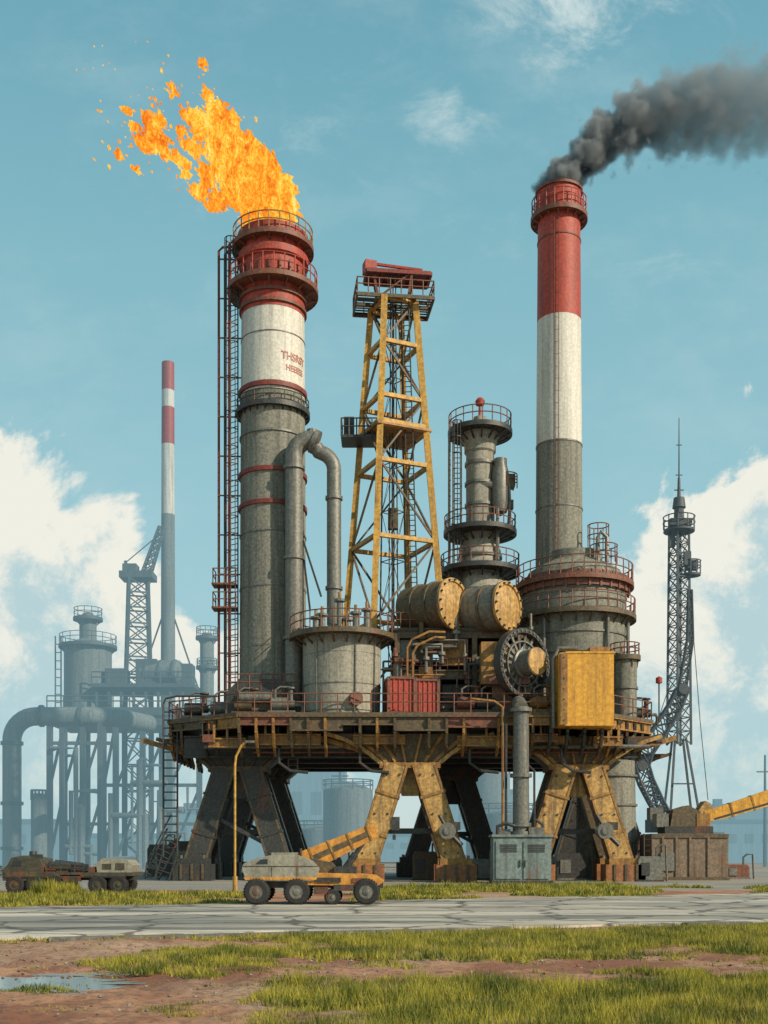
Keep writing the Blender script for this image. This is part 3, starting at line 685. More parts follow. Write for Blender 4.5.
# ================= UNDER-DECK COLUMN, RISER, CABINET =================
d=76
sc=thing('support_column',(gx(606,d),d,0),'thick round concrete column standing under the platform','column')
b=Part('shaft',sc,CONC); b.lathe([(2.3,0),(2.3,.4),(2.1,.6),(1.95,8.1)],seg=40); b.m(STEEL)
for zz in(2.5,5,7): hoopring(b,2.05,zz)
d=66
rs=thing('riser_pipe',(gx(521,d),d,2.9),'grey vertical riser pipe dropping from the deck to a cabinet','pipe')
b=Part('pipe_run',rs,STEEL); zt_=gz(707,d)-2.9; b.cyl((0,0,0),(0,0,zt_),.50,.46,20); b.cyl((0,0,zt_-.08),(0,1.2,zt_+.4),.45,.45,16)
f=Part('flange',rs,STEEL)
for q in(0,.5,zt_*.45,zt_-.3): f=f.next(); f.cyl((0,0,q),(0,0,q+.22),.66,.66,20)
f=Part('side_pipe',rs,DARK); f.tube([(-.9,0,0),(-.9,0,zt_*.9),(-.6,.4,zt_)],.08,6); f=f.next(); f.m(OCHRE).tube([(-1.1,0,-.1),(-1.1,0,zt_*1.0),(-1.6,0,zt_+.35),(-3.0,0,zt_+.5)],.08,6); f=f.next(); f.tube([(.8,0,0),(.8,0,zt_*.5),(.4,0,zt_*.55)],.07,6)
pcb=thing('pipe_cabinet',(gx(521,65.5),65.8,0),'weathered teal-grey steel cabinet with double doors under the riser','cabinet')
b=Part('body',pcb,TEAL); b.box((0,0,1.45),(3.4,1.9,2.6)); b.m(DARK).box((0,0,.1),(3.6,2.1,.2)); b.m(TEAL).box((0,0,2.84),(3.6,2.1,.14))
for x in(-.82,.82):
    dd=Part('door',pcb,TEAL); dd.box((x,-.98,1.4),(1.5,.07,2.2)); dd.m(DARK)
    for k in range(5): dd.box((x,-1.03,1.9+k*.1),(1.0,.03,.05))
    hd=Part('handle',dd,DARK); hd.box((x*.18,-1.06,1.2),(.05,.08,.4))
cl=Part('pipe',pcb,DARK); cl.tube([(-1.4,-.3,2.9),(-1.4,-.3,3.4),(-.9,-.3,3.6),(-.3,-.3,3.4)],.12,7); cl.m(STEEL).box((-1,.2,3.05),(.8,.7,.4)); cl=cl.next(); cl.tube([(1.3,-.3,2.9),(1.3,-.3,3.5),(.9,-.3,3.8)],.1,7); cl.m(STEEL).box((.9,0,3.1),(.9,.8,.5))
for px,dq in((447,67.8),(604,69.)):
    t=thing('valve_assembly',(gx(px,dq),dq,gz(831,dq)),'round steel valve head with pipe stubs bolted to a leg','valve',group='valve heads on the legs')
    b=Part('body',t,STEEL); b.cyl((0,-.5,0),(0,.9,0),.42,.42,18); b.cyl((0,-.62,0),(0,-.5,0),.52,.52,18); b.m(DARK).cyl((.2,-.2,-.2),(.9,-.2,-.9),.15,.15,8); b.cyl((-.1,-.2,.3),(-.5,-.2,1.0),.12,.12,8); b.box((.5,-.2,.3),(.6,.4,.5)); b.m(STEEL).cyl((0,-.7,0),(0,-.62,0),.25,.25,14)

d=50.5
lp=thing('lamp_post',(gx(235,d),d,0),'thin yellow pole with curved arm beside the road','lamp post')
b=Part('pole',lp,DYEL); h=gz(765,d); b.tube([(0,0,0),(0,0,h),(.05,0,h+.4),(.3,0,h+.9),(.5,0,h+1.05)],.055,8); b.cyl((0,0,0),(0,0,.8),.11,.11,10)
b=Part('lamp_head',lp,STEEL); b.box((.7,0,h+1.07),(.4,.2,.1))

# ================= VEHICLES =================
def wheel(T,x,y,R,w,rimmat,n=''):
    M=Vector((0,-1 if y<0 else 1,0)).to_track_quat('Z','Y').to_matrix()
    t=Part('wheel',T,RUBBER); t.lathe([(R*.55,-w/2),(R*.88,-w/2),(R*.97,-w*.38),(R,-w*.2),(R,w*.2),(R*.97,w*.38),(R*.88,w/2),(R*.55,w/2)],(x,y,R),28,M,closed=True)
    for i in range(28):
        a=2*pi*i/28; p=M@Vector((R*.99*math.cos(a),R*.99*math.sin(a),0)); t.box(Vector((x,y,R))+p,(.05,w*.8,.05))
    r=Part('rim',t,rimmat); r.lathe([(R*.56,w*.42),(R*.5,w*.3),(R*.28,w*.25),(R*.26,w*.5),(R*.12,w*.55),(0,w*.55)],(x,y,R),22,M)
    r.lathe([(R*.56,-w*.4),(0,-w*.3)],(x,y,R),22,M)
d=40.
ct=thing('crane_truck',(gx(247,d),d,.06),'low mobile crane truck with wedge-shaped grey-tan hull and thick boom','crane truck')
c=Part('chassis',ct,DARK); c.box((2.6,0,.70),(4.7,1.1,.24)); c.m(ORANGE).extr([(2.1,.70),(4.75,.64),(4.98,.82),(4.7,1.02),(3.9,1.10),(2.1,1.14)],-.88,.88)
c.m(DARK).box((3.0,-.91,.88),(.9,.06,.16)).box((2.75,-.95,.50),(.5,.16,.26)).box((3.55,-.9,.60),(.7,.2,.22)); c.m(RUST).box((4.1,-.90,.86),(.5,.04,.16)); c.m(DARK).box((3.6,-.5,1.2),(.8,.5,.28)); c.m(DARKO).extr([(2.4,1.1),(3.4,1.1),(3.1,1.5),(2.4,1.62)],-.6,.6)
cb_=Part('cab',ct,CREAM,'long low grey-tan wedge hull'); prof=[(.22,.84),(.02,1.02),(-.06,1.34),(.0,1.46),(.5,1.66),(1.1,1.78),(1.9,1.76),(2.45,1.55),(2.68,1.28),(2.62,1.02),(2.5,.84)]
cb_.extr(prof,-.96,.96); cb_.m(ORANGE).extr([(.06,.88),(.0,.98),(2.62,.98),(2.58,.88)],-.98,.98); cb_.m(DARK).box((1.28,0,1.36),(2.68,1.95,.025))
cb_.m(CREAM).box((1.4,-.2,1.80),(.9,.9,.10)); cb_.m(DARK).cyl((2.0,-.5,1.7),(2.0,-.5,2.0),.04,.04,8); cb_.box((1.0,-.3,1.84),(.3,.3,.08))
for x in(1.0,1.9): cb_.box((x,-.965,1.17),(.02,.014,.34))
wn=Part('window',cb_,GLASS); wn.extr([(.42,1.44),(.85,1.44),(.85,1.62),(.6,1.60)],-.972,-.962)
for y in(-.7,.7): hl=Part('headlight',cb_,WHITE); hl.cyl((.02,y,1.2),(-.1,y,1.2),.07,.07,12)
bm=Part('boom',ct,ORANGE); p0=Vector((2.1,0,1.50)); p1=Vector((4.7,0,2.66)); p2=Vector((5.35,0,2.95))
bm.beam(p0,p1,.50,.82,.42,.52); bm.m(TANB).beam(p1-(p1-p0)*.04,p2,.34,.40,.3,.34); bm.m(DARK).cyl((3.5,-.1,1.15),(4.3,-.1,2.3),.08,.08,8); bm.cyl((3.5,-.1,1.15),(3.95,-.1,1.8),.13,.13,8); bm.box(p2+Vector((.05,0,-.05)),(.3,.4,.48))
for t in(.12,.38,.64,.9): 
    p=p0.lerp(p1,t); bm.m(OCHRE).beam(p-Vector((.03,0,.013)),p+Vector((.03,0,.013)),.55-.05*t,.87-.29*t)
bm.m(DARKO); off=Vector((0,-.255,0)); bm.beam(p0.lerp(p1,.1)+off,p0.lerp(p1,.9)+off*.86,.03,.2)
bm.m(DARK).cyl(p2,p2-Vector((0,0,.5)),.02,.02,5); bm.box(p2-Vector((0,0,.55)),(.12,.12,.18))
for x,R_ in((.46,.46),(1.88,.46),(3.15,.27),(4.36,.46)):
    for y in(-.86,.86): wheel(ct,x,y,R_,.34,STEEL)
d=51.
ft_=thing('flatbed_truck',(gx(8,d),d,0),'long low dark flatbed truck with tan load at its rear','truck')
c=Part('chassis',ft_,DARK); c.box((3.0,0,.72),(5.9,1.0,.22)); c.m(OLIVE).box((3.8,0,.90),(4.4,2.1,.16)); c.m(DARK).box((3.2,-.95,.72),(.9,.2,.3)).box((2.9,-1.0,.8),(5.6,.08,.1))
k=Part('cab',ft_,OLIVE); k.extr([(.1,.6),(.05,1.1),(.3,1.3),(.5,1.65),(1.0,1.75),(1.75,1.6),(1.95,1.2),(1.95,.6)],-1,1); k.m(DARKO).box((1.0,-1.02,.9),(1.6,.05,.2)); k.m(DARK).cyl((1.1,.2,1.6),(1.1,.2,1.95),.2,.16,12); k.box((1.5,-.5,1.7),(.4,.5,.2))
wn=Part('window',k,GLASS); wn.extr([(.5,1.25),(.95,1.25),(.95,1.52),(.58,1.5)],-1.015,-1.002)
hl=Part('headlight',k,WHITE); hl.cyl((.09,-.7,.85),(.03,-.7,.85),.09,.09,10)
lo=Part('cargo',ft_,CREAM,'small tan load with rounded corners on the bed'); lo.extr([(4.35,.98),(5.85,.98),(5.95,1.3),(5.7,1.55),(4.6,1.62),(4.3,1.4)],-.85,.85); lo.m(OLIVE).box((4.8,-.86,1.25),(.4,.03,.25)).box((5.4,-.86,1.25),(.4,.03,.3)); lo.m(RUST).box((4.1,0,1.1),(.3,1.6,.25))
lo=Part('cargo',ft_,OLIVE,'dark pipes and boxes on the bed'); lo.box((2.6,0,1.15),(.9,1.6,.35)).m(DARK).cyl((2.0,-.4,1.38),(3.8,-.4,1.25),.11,.11,10).cyl((2.1,.3,1.4),(3.4,.3,1.25),.16,.16,10).box((3.4,-.3,1.1),(.6,.9,.25)); lo.m(RUST).box((2.2,-.7,1.08),(.5,.4,.2)); lo.m(DARK).rail([(2.1,-1,.98),(4,-1,.98)],.35,.025,.5)
for x in(.65,1.55,2.55,4.4,5.35):
    for y in(-.9,.9): wheel(ft_,x,y,.42,.3,OLIVE)

# ================= RIGHT SIDE CRANES =================
d=74.; 
rk=thing('weathered_tank_block',(gx(683,d),d,0),'squat weathered brown concrete block with rust streaks','tank')
b=Part('body',rk,BROWNC); w=gx(720,d)-gx(645,d); h=gz(834,d); b.extr([(-w/2,0),(w/2,0),(w/2,h-.2),(w/2-.2,h),(-w/2+.1,h),(-w/2,h-.3)],-1.7,1.7); b.m(DARKO).box((0,-1.73,h-.15),(w,.1,.26)).box((0,-1.73,.12),(w+.1,.16,.22)); 
for x in(-1.8,-.9,0,1.2): b.m(BROWNC).box((x,-1.74,h/2),(.14,.1,h-.35))
b.m(STEEL).box((-w*.3,-1.78,h*.4),(.9,.1,1.2))
b=Part('ladder',rk,DARK); b.ladder((-w/2-.3,-1.9,0),(-w/2-.3,-1.9,h),.5,.05)
yc2=thing('loader_crane',(gx(688,d),d,h),'ochre loader crane with long yellow jib on top of the block','crane')
b=Part('body',yc2,DARK); b.box((-.2,0,.25),(3.2,2.0,.5)); b.m(DARKO).extr([(-1.4,.5),(.6,.5),(.6,1.5),(-.2,1.9),(-1.2,1.6)],-.8,.8); b.m(STEEL).box((-1.9,-.2,.9),(.8,1.2,.9)); b.m(OCHRE).box((.8,-.5,.9),(.9,.7,.9)); b.m(TANB).extr([(.4,.75),(1.3,.65),(1.75,1.15),(1.35,2.05),(1.0,2.2),(.5,1.5)],-.6,.6)
j=Part('jib',yc2,YEL); j.beam((1.0,-.4,1.15),(2.2,-.4,1.45),.5,.75,.5,.85); j.beam((2.2,-.4,1.45),(7.0,-.4,2.95),.5,.85,.5,1.15); j.beam((7.0,-.4,2.95),(13,-.4,4.8),.5,1.15,.4,.6); j.m(OCHRE)
for t in(.1,.4,.7,1.): 
    p=Vector((2.2,-.4,1.45)).lerp(Vector((7,-.4,2.95)),t); j.beam(p,p+Vector((.12,0,.037)),.56,.93+.3*t)
j.m(DARK).beam((1.6,-.67,1.0),(7,-.67,2.55),.03,.12)
arm=thing('lattice_crane',(gx(664,d+2),d+2,h),'kinked dark lattice crane arm folding up beside the mast','crane')
dd_=d+2
def Q(px,py,y=0): return (gx(px,dd_)-gx(664,dd_),y,gz(py,dd_)-h)
b=Part('arm',arm,MS)
ctrl=[(667,822),(655,800),(646,782),(641,766),(645,752),(660,730),(674,708),(682,690)]
b.latticepath([Q(*c) for c in ctrl],[.8,.85,.9,.95,.95,.9,.85,.75],.9,.09,.045)
b.latticepath([Q(682,690),Q(690,640),Q(690,590)],[.5,.4,.25],.9,.05,.025)
for p_ in((641,766),(682,690)): b.cyl(Q(*p_,-.55),Q(*p_,.55),.36,.36,14)
b.m(MS).cyl(Q(658,812),Q(650,775),.1,.1,8)
b=Part('base',arm,MS); b.box(Q(664,826),(2.2,1.8,.9)); b.m(STEEL).box(Q(655,815),(.9,1.0,1.0))
b=Part('cable',arm,DARK); b.tube([Q(690,590),Q(668,690),Q(643,765)],.03,4); b=b.next(); b.tube([Q(690,590),Q(700,720),Q(708,800)],.03,4)
d=82.
ms=thing('lattice_mast',(gx(679,d),d,0),'slim dark lattice radio mast with small platforms and whip antenna','mast')
b=Part('lattice_frame',ms,MS); za,zb=gz(745,d),gz(520,d)
b.tower(za,zb,.62,.50,18,.075,.035,.4)
for sx in(-1,1):
    for sy in(-1,1): b.beam((sx*.4,sy*.4,za+.5),(sx*1.6+.3,sy*1.5,0),.15)
for zz in(za*.35,za*.7): b.beam((-1.3*(1-zz/za*.6),-1,zz),(1.5*(1-zz/za*.6),-1,zz),.1)
for y,r in((530,1.15),(574,.7)):
    g=Part('platform',ms,MS); cc=(.0 if y==530 else .9,0); annulus(g,.3,r,gz(y,d),.15,cc,16); q=Part('railing',g,MS); q.ringrail(cc,r,gz(y,d),.95,10,t=.045)
b=Part('antenna',ms,MS); b.cyl((0,0,zb),(0,0,gz(505,d)),.4,.35,10); b.cyl((0,0,gz(505,d)),(0,0,gz(478,d)),.16,.1,8); b.cyl((0,0,gz(478,d)),(0,0,gz(418,d)),.06,.03,6)
b.lathe([(0,gz(510,d)),(.5,gz(508,d)),(.4,gz(498,d)),(0,gz(496,d))],seg=14); b.cyl((-.35,0,gz(490,d)),(.35,0,gz(490,d)),.05,.05,5); b.cyl((-.25,0,gz(475,d)),(.25,0,gz(475,d)),.04,.04,5); b.cyl((-.2,0,gz(445,d)),(.2,0,gz(445,d)),.04,.04,5); b.box((0,-.3,gz(524,d)),(1.6,.8,.5))
for q_,sz_ in(((.5,-.4,gz(560,d)),(.5,.4,1.0)),((-.6,-.3,gz(543,d)),(.4,.4,.8)),((.9,-.2,gz(566,d)),(.8,.6,.7))): b=Part('radio_unit',ms,MS); b.box(q_,sz_)
d=73
bp=thing('beacon_pole',(gx(659,d),d,DZ-.2),'thin pole with a small red beacon','lamp post'); b=Part('pole',bp,DARK); b.cyl((-.8,0,-.1),(-.8,0,.1),.3,.3,8); b.tube([(-.8,0,0),(0,0,.3),(0,0,gz(680,d)-DZ)],.05,6); b=Part('beacon',bp,RED); b.lathe([(0,gz(681,d)-DZ),(.22,gz(680,d)-DZ),(.22,gz(675,d)-DZ),(0,gz(673,d)-DZ)],seg=12)

# ================= BACKGROUND PLANT =================
d=118.
bpf=thing('background_platform',(gx(120,d),d,0),'hazy steel platform on lattice legs in the distance','platform')
def G(px): return gx(px,d)-gx(120,d)
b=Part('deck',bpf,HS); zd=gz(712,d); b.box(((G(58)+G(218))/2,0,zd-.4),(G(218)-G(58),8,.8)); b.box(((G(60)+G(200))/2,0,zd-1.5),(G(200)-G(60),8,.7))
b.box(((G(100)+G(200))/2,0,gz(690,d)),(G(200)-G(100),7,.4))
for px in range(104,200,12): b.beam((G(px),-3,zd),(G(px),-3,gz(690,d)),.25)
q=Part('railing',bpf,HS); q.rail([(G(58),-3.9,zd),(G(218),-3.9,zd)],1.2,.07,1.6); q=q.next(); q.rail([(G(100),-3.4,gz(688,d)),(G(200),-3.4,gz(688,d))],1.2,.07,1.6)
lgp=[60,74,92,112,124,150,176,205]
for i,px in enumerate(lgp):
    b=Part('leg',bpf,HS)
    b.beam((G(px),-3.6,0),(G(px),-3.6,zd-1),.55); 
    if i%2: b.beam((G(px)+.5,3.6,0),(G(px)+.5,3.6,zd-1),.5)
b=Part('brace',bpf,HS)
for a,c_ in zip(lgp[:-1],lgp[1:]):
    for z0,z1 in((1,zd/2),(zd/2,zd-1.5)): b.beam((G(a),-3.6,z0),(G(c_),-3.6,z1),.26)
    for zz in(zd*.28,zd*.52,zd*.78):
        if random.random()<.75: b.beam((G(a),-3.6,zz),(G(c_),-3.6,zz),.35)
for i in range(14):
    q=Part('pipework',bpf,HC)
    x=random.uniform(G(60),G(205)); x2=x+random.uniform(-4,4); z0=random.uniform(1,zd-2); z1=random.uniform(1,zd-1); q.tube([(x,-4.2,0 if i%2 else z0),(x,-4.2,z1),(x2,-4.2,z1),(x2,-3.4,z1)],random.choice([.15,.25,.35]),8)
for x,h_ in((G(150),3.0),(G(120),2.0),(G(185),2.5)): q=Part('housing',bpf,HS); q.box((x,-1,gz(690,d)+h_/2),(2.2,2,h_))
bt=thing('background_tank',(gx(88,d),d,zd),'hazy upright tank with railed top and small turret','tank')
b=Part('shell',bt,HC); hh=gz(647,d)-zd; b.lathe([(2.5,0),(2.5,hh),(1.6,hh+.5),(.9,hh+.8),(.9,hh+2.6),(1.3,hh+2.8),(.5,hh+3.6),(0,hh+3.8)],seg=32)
gallery(bt,hh,2.4,3.0,1.1,16,HS,HS,brackets=10); gallery(bt,hh+3.0,.8,1.5,1.0,12,HS,HS,brackets=6)
q=Part('ladder',bt,HS); q.ladder((-2.9,-1,0),(-2.9,-1,hh+1),.6,.08,step=.8)
bc_=thing('background_crane_tower',(gx(134,d),d+2,0),'hazy lattice crane tower with raised jib','crane')
b=Part('lattice_frame',bc_,HS); b.tower(zd,gz(575,d),1.4,1.0,8,.14,.08,.3); b.tower(0,zd,1.4,1.4,6,.14,.08,.3)
b.box((0,0,gz(572,d)),(3.6,2.6,.7)); b.box((-.8,0,gz(566,d)),(1.5,1.6,1.2))
q=Part('jib',bc_,HS); q.latticepath([(.6,0,gz(578,d)),((gx(158,d)-gx(134,d)),0,gz(522,d))],[1.0,.6],.8,.1,.06); q=Part('stay',bc_,HS); q.beam((-1.2,0,gz(565,d)),(-1.4,0,gz(556,d)),.3); q.cyl((-1.4,0,gz(558,d)),(2.2,0,gz(530,d)),.06,.06,4)
bs=thing('background_turret',(gx(207,d),d,zd),'hazy small column with railed cap','column')
b=Part('shell',bs,HC); hh=gz(638,d)-zd; b.lathe([(.75,0),(.75,hh),(.5,hh+.5),(0,hh+.6)],seg=20); gallery(bs,hh,.7,1.15,1.0,12,HS,HS,brackets=6); gallery(bs,hh*.6,.7,1.1,.8,12,HS,HS,brackets=6)
bd_=thing('background_drum',(gx(163,d),d-1,gz(675,d)),'hazy horizontal drum on the distant platform','tank')
b=Part('shell',bd_,HC); M=Vector((1,-.15,0)).to_track_quat('Z','Y').to_matrix(); b.lathe([(0,-2.6),(1.0,-2.4),(1.35,-2),(1.35,2),(1.0,2.4),(0,2.6)],seg=24,M=M); b.m(HS)
for q_ in(-1.5,0,1.5): b.lathe([(1.35,q_),(1.45,q_),(1.45,q_+.2),(1.35,q_+.2)],seg=24,M=M,closed=True)
b.box((-1.5,0,-1.0),(.4,1.6,2.0)); b.box((1.5,0,-1.0),(.4,1.6,2.0))
d=145.
hc=thing('background_chimney',(gx(168,d),d,0),'slender distant chimney banded red and white','chimney')
def zb_(y): return gz(y,d)
for nm,y0,y1,m_ in(('shaft',870,515,HC),('white_band',515,445,HW),('red_band',445,408,HR),('white_band',408,391,HW),('red_band',391,363,HR)):
    r0=1.02-.20*(867-y0)/500; r1=1.02-.20*(867-y1)/500
    b=Part(nm,hc,m_); b.lathe([(r0,max(0,zb_(y0))),(r1,zb_(y1))],seg=24)
for sx in(-1,1): q=Part('stay',hc,HS); q.cyl((0,0,zb_(600)),(sx*4.5,0,zb_(700)),.12,.12,5)
d=98.
bpip=thing('pipeline',(gx(12,d),d,0),'thick hazy grey pipeline rising and bending toward the distant platform','pipe')
b=Part('pipe_run',bpip,HC); x0=gx(12,d)
pts=[(0,0,0),(0,0,gz(742,d))]+[(2.1-2.1*math.cos(a),0,gz(740,d)+2.1*math.sin(a)) for a in np.linspace(.1,pi/2,9)]+[(gx(90,d)-x0,0,gz(716,d)),(gx(118,d)-x0,2,gz(716,d)),(gx(135,d)-x0,6,gz(716,d))]
b.tube(pts,.82,18)
f=Part('flange',bpip,HS)
for zz in(2,6,gz(745,d)): f=f.next(); f.cyl((0,0,zz),(0,0,zz+.3),.98,.98,18)
for px in(40,80): f=f.next(); f.cyl((gx(px,d)-x0,0,gz(716,d)),(gx(px,d)-x0+.3,0,gz(716,d)),.98,.98,18)
for px in(62,100): f=Part('support',bpip,HS); f.beam((gx(px,d)-x0,0,0),(gx(px,d)-x0,0,gz(722,d)),.4)
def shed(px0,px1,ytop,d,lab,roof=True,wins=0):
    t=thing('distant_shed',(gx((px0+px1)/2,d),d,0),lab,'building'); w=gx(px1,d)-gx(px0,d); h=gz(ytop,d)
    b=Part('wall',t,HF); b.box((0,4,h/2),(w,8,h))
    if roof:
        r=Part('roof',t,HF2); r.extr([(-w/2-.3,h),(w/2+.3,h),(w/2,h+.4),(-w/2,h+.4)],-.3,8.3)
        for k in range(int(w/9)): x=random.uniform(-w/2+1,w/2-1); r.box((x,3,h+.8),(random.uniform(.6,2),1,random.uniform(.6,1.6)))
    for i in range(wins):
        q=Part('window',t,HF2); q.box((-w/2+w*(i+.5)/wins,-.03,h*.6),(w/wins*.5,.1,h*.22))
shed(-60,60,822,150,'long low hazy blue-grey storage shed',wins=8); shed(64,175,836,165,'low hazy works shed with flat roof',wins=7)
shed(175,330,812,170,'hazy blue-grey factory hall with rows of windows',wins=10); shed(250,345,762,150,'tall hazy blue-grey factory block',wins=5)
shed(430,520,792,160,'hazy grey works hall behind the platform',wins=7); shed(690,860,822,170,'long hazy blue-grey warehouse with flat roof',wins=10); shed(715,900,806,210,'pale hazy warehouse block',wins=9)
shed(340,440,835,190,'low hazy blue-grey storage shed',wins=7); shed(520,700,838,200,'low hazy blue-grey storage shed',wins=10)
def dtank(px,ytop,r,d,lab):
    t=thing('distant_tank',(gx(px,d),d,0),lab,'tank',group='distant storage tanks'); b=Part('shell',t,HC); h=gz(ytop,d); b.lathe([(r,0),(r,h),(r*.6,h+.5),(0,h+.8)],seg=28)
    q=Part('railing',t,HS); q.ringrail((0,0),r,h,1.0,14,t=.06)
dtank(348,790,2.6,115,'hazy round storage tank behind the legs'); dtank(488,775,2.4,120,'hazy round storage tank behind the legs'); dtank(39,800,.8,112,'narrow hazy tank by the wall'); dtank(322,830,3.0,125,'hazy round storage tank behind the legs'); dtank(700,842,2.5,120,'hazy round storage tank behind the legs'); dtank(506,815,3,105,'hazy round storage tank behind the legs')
for px,y0 in((340,760),(765,755),(158,790)):
    dq=130; t=thing('distant_mast',(gx(px,dq),dq,0),'thin hazy distant mast','mast',group='distant masts'); b=Part('pole',t,HS); hq=gz(y0,dq); b.cyl((0,0,0),(0,0,hq),.25,.12,6); b.beam((-1,0,hq*.85),(1,0,hq*.85),.15)
def clutter(px,d,w,h,lab,mat,mat2):
    t=thing('equipment_box',(gx(px,d),d,0),lab,'equipment'); b=Part('body',t,mat); b.extr([(-w/2,.1),(w/2,.1),(w/2,h*.8),(w/2-.15,h),(-w/2+.15,h),(-w/2,h*.85)],-.6,.6); b.m(mat2).box((-w*.2,-.63,h*.5),(w*.35,.06,h*.5)); b.box((0,0,.06),(w+.2,1.4,.12)); q=Part('pipe',t,STEEL); q.tube([(w*.3,-.3,h),(w*.3,-.3,h+.5),(w*.45,-.3,h+.7),(w*.7,-.3,h+.7),(w*.75,-.3,0)],.07,6)
clutter(325,72,2.2,1.6,'dented dark equipment box between the legs',DARK,RUST); clutter(190,74,2.8,2.6,'dark equipment cabinet beside a platform leg',DARK,STEEL); clutter(648,70,1.5,1.6,'small grey electrical box at the platform foot',STEEL,DARK); clutter(570,74,2,1.8,'dark equipment box between the legs',DARK,STEEL); clutter(478,74,2.6,1.4,'grey equipment box between the legs',TEAL,DARK); clutter(160,80,1.6,2.4,'dark equipment cabinet beside a platform leg',DARK,STEEL); clutter(300,75,2.0,1.2,'low rusty equipment box between the legs',RUST,DARK); clutter(425,73,1.6,1.9,'rusty equipment box behind a platform leg',DARKO,DARK); clutter(735,76,1.6,1.0,'small rusty equipment box on the yard',RUST,STEEL)
str_=thing('metal_stairs',(gx(165,72),72,0),'short dark metal stair leaning against the platform','stairs'); b=Part('flight',str_,DARK)
b.ladder((-1.0,0,0),(.6,0,3.2),1.0,.06,out=(0,-1,0)); b=Part('railing',str_,DARK); b.tube([(-1.2,-.5,.1),(-1.1,-.5,1.1),(.5,-.5,4.3)],.05,5)
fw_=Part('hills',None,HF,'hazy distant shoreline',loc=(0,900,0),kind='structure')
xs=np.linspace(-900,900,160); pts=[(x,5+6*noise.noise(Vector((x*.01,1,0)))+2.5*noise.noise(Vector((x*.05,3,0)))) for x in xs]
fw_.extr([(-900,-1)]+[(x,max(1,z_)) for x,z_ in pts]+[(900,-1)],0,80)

# ================= GROUND =================
def gmat(name,cols,sc,streak=(1,1,1),rough=.9,wet=False,bump=.6,fsc=7,famt=.55):
    m=bpy.data.materials.new(name); m.use_nodes=True; nt=m.node_tree; pr=nt.nodes['Principled BSDF']
    tc=nt.nodes.new('ShaderNodeTexCoord').outputs['Object']; v=mapv(nt,tc,streak)
    a=ns(nt,v,sc,10,.66,.4); f=ns(nt,v if wet else tc,fsc,10,.8); big=ns(nt,v,sc*.3,5,.6)
    c=mixc(nt,sstep(nt,a,.44,.56),cols[0],cols[1]); c=mixc(nt,mth(nt,'MULTIPLY',sstep(nt,big,.45,.58),.7),c,cols[2]); c=mixc(nt,mth(nt,'MULTIPLY',sstep(nt,f,.46,.60),famt),c,cols[3])
    if wet:
        cr_=ns(nt,mapv(nt,tc,(.05,.7,1)),1.1,9,.72,.8); c=mixc(nt,mth(nt,'MULTIPLY',sstep(nt,cr_,.53,.60),.75),c,(.085,.088,.085))
        vc=nt.nodes.new('ShaderNodeTexVoronoi'); vc.feature='DISTANCE_TO_EDGE'; vc.inputs['Scale'].default_value=.28; wv=nt.nodes.new('ShaderNodeTexNoise'); wv.inputs['Scale'].default_value=1.2; wv.inputs['Detail'].default_value=5; lk(nt,tc,wv.inputs['Vector'])
        va=nt.nodes.new('ShaderNodeVectorMath'); va.operation='MULTIPLY_ADD'; lk(nt,wv.outputs['Color'],va.inputs[0]); va.inputs[1].default_value=(1.4,1.4,0); lk(nt,tc,va.inputs[2]); lk(nt,va.outputs[0],vc.inputs['Vector'])
        ck=mth(nt,'SUBTRACT',1.,sstep(nt,vc.outputs['Distance'],.01,.045)); c=mixc(nt,mth(nt,'MULTIPLY',ck,.8),c,(.05,.05,.045))
    lk(nt,c,pr.inputs['Base Color']); 
    if wet:
        w=sstep(nt,a,.55,.66); rr=mth(nt,'SUBTRACT',rough,mth(nt,'MULTIPLY',w,.5)); lk(nt,rr,pr.inputs['Roughness'])
    else: pr.inputs['Roughness'].default_value=rough
    b=nt.nodes.new('ShaderNodeBump'); b.inputs['Strength'].default_value=bump; b.inputs['Distance'].default_value=.1; lk(nt,mth(nt,'ADD',mth(nt,'MULTIPLY',a,.8),mth(nt,'MULTIPLY',f,.35)),b.inputs['Height']); lk(nt,b.outputs[0],pr.inputs['Normal'])
    return m
DIRT=gmat('dirt',((.27,.105,.052),(.43,.22,.12),(.50,.35,.23),(.13,.065,.045)),.4,bump=.9,fsc=6,famt=.7)
ASPH=gmat('old_asphalt',((.24,.23,.20),(.58,.52,.42),(.46,.40,.315),(.17,.165,.155)),.4,(.14,.7,1),.85,True,.35,2.4,.5)
YARD=gmat('yard_concrete',((.22,.215,.19),(.33,.29,.23),(.26,.25,.22),(.12,.13,.13)),.2,(.5,1,1),.9,False,.3)
KERB=paint('kerb_concrete',(.22,.205,.175),(.11,.11,.10),rust=.35,fine=5,rough=.9,rustcol=(.2,.13,.08))
puds=[(-5.9,17.3,1.9,.9,1),(-4.1,16.1,.7,.22,5),(.8,20.6,.9,.35,8),(-4.2,22.6,1.0,.3,11),(-8.4,20,1.2,.5,3),(-5.0,18.7,.9,.25,17)]
def pudedge(cx,cy,rx,ry,sd,a): 
    k=1+.75*noise.fractal(Vector((math.cos(a)*1.9+sd,math.sin(a)*1.9,sd)),.7,2.2,5); return cx+rx*k*math.cos(a),cy+ry*k*math.sin(a)
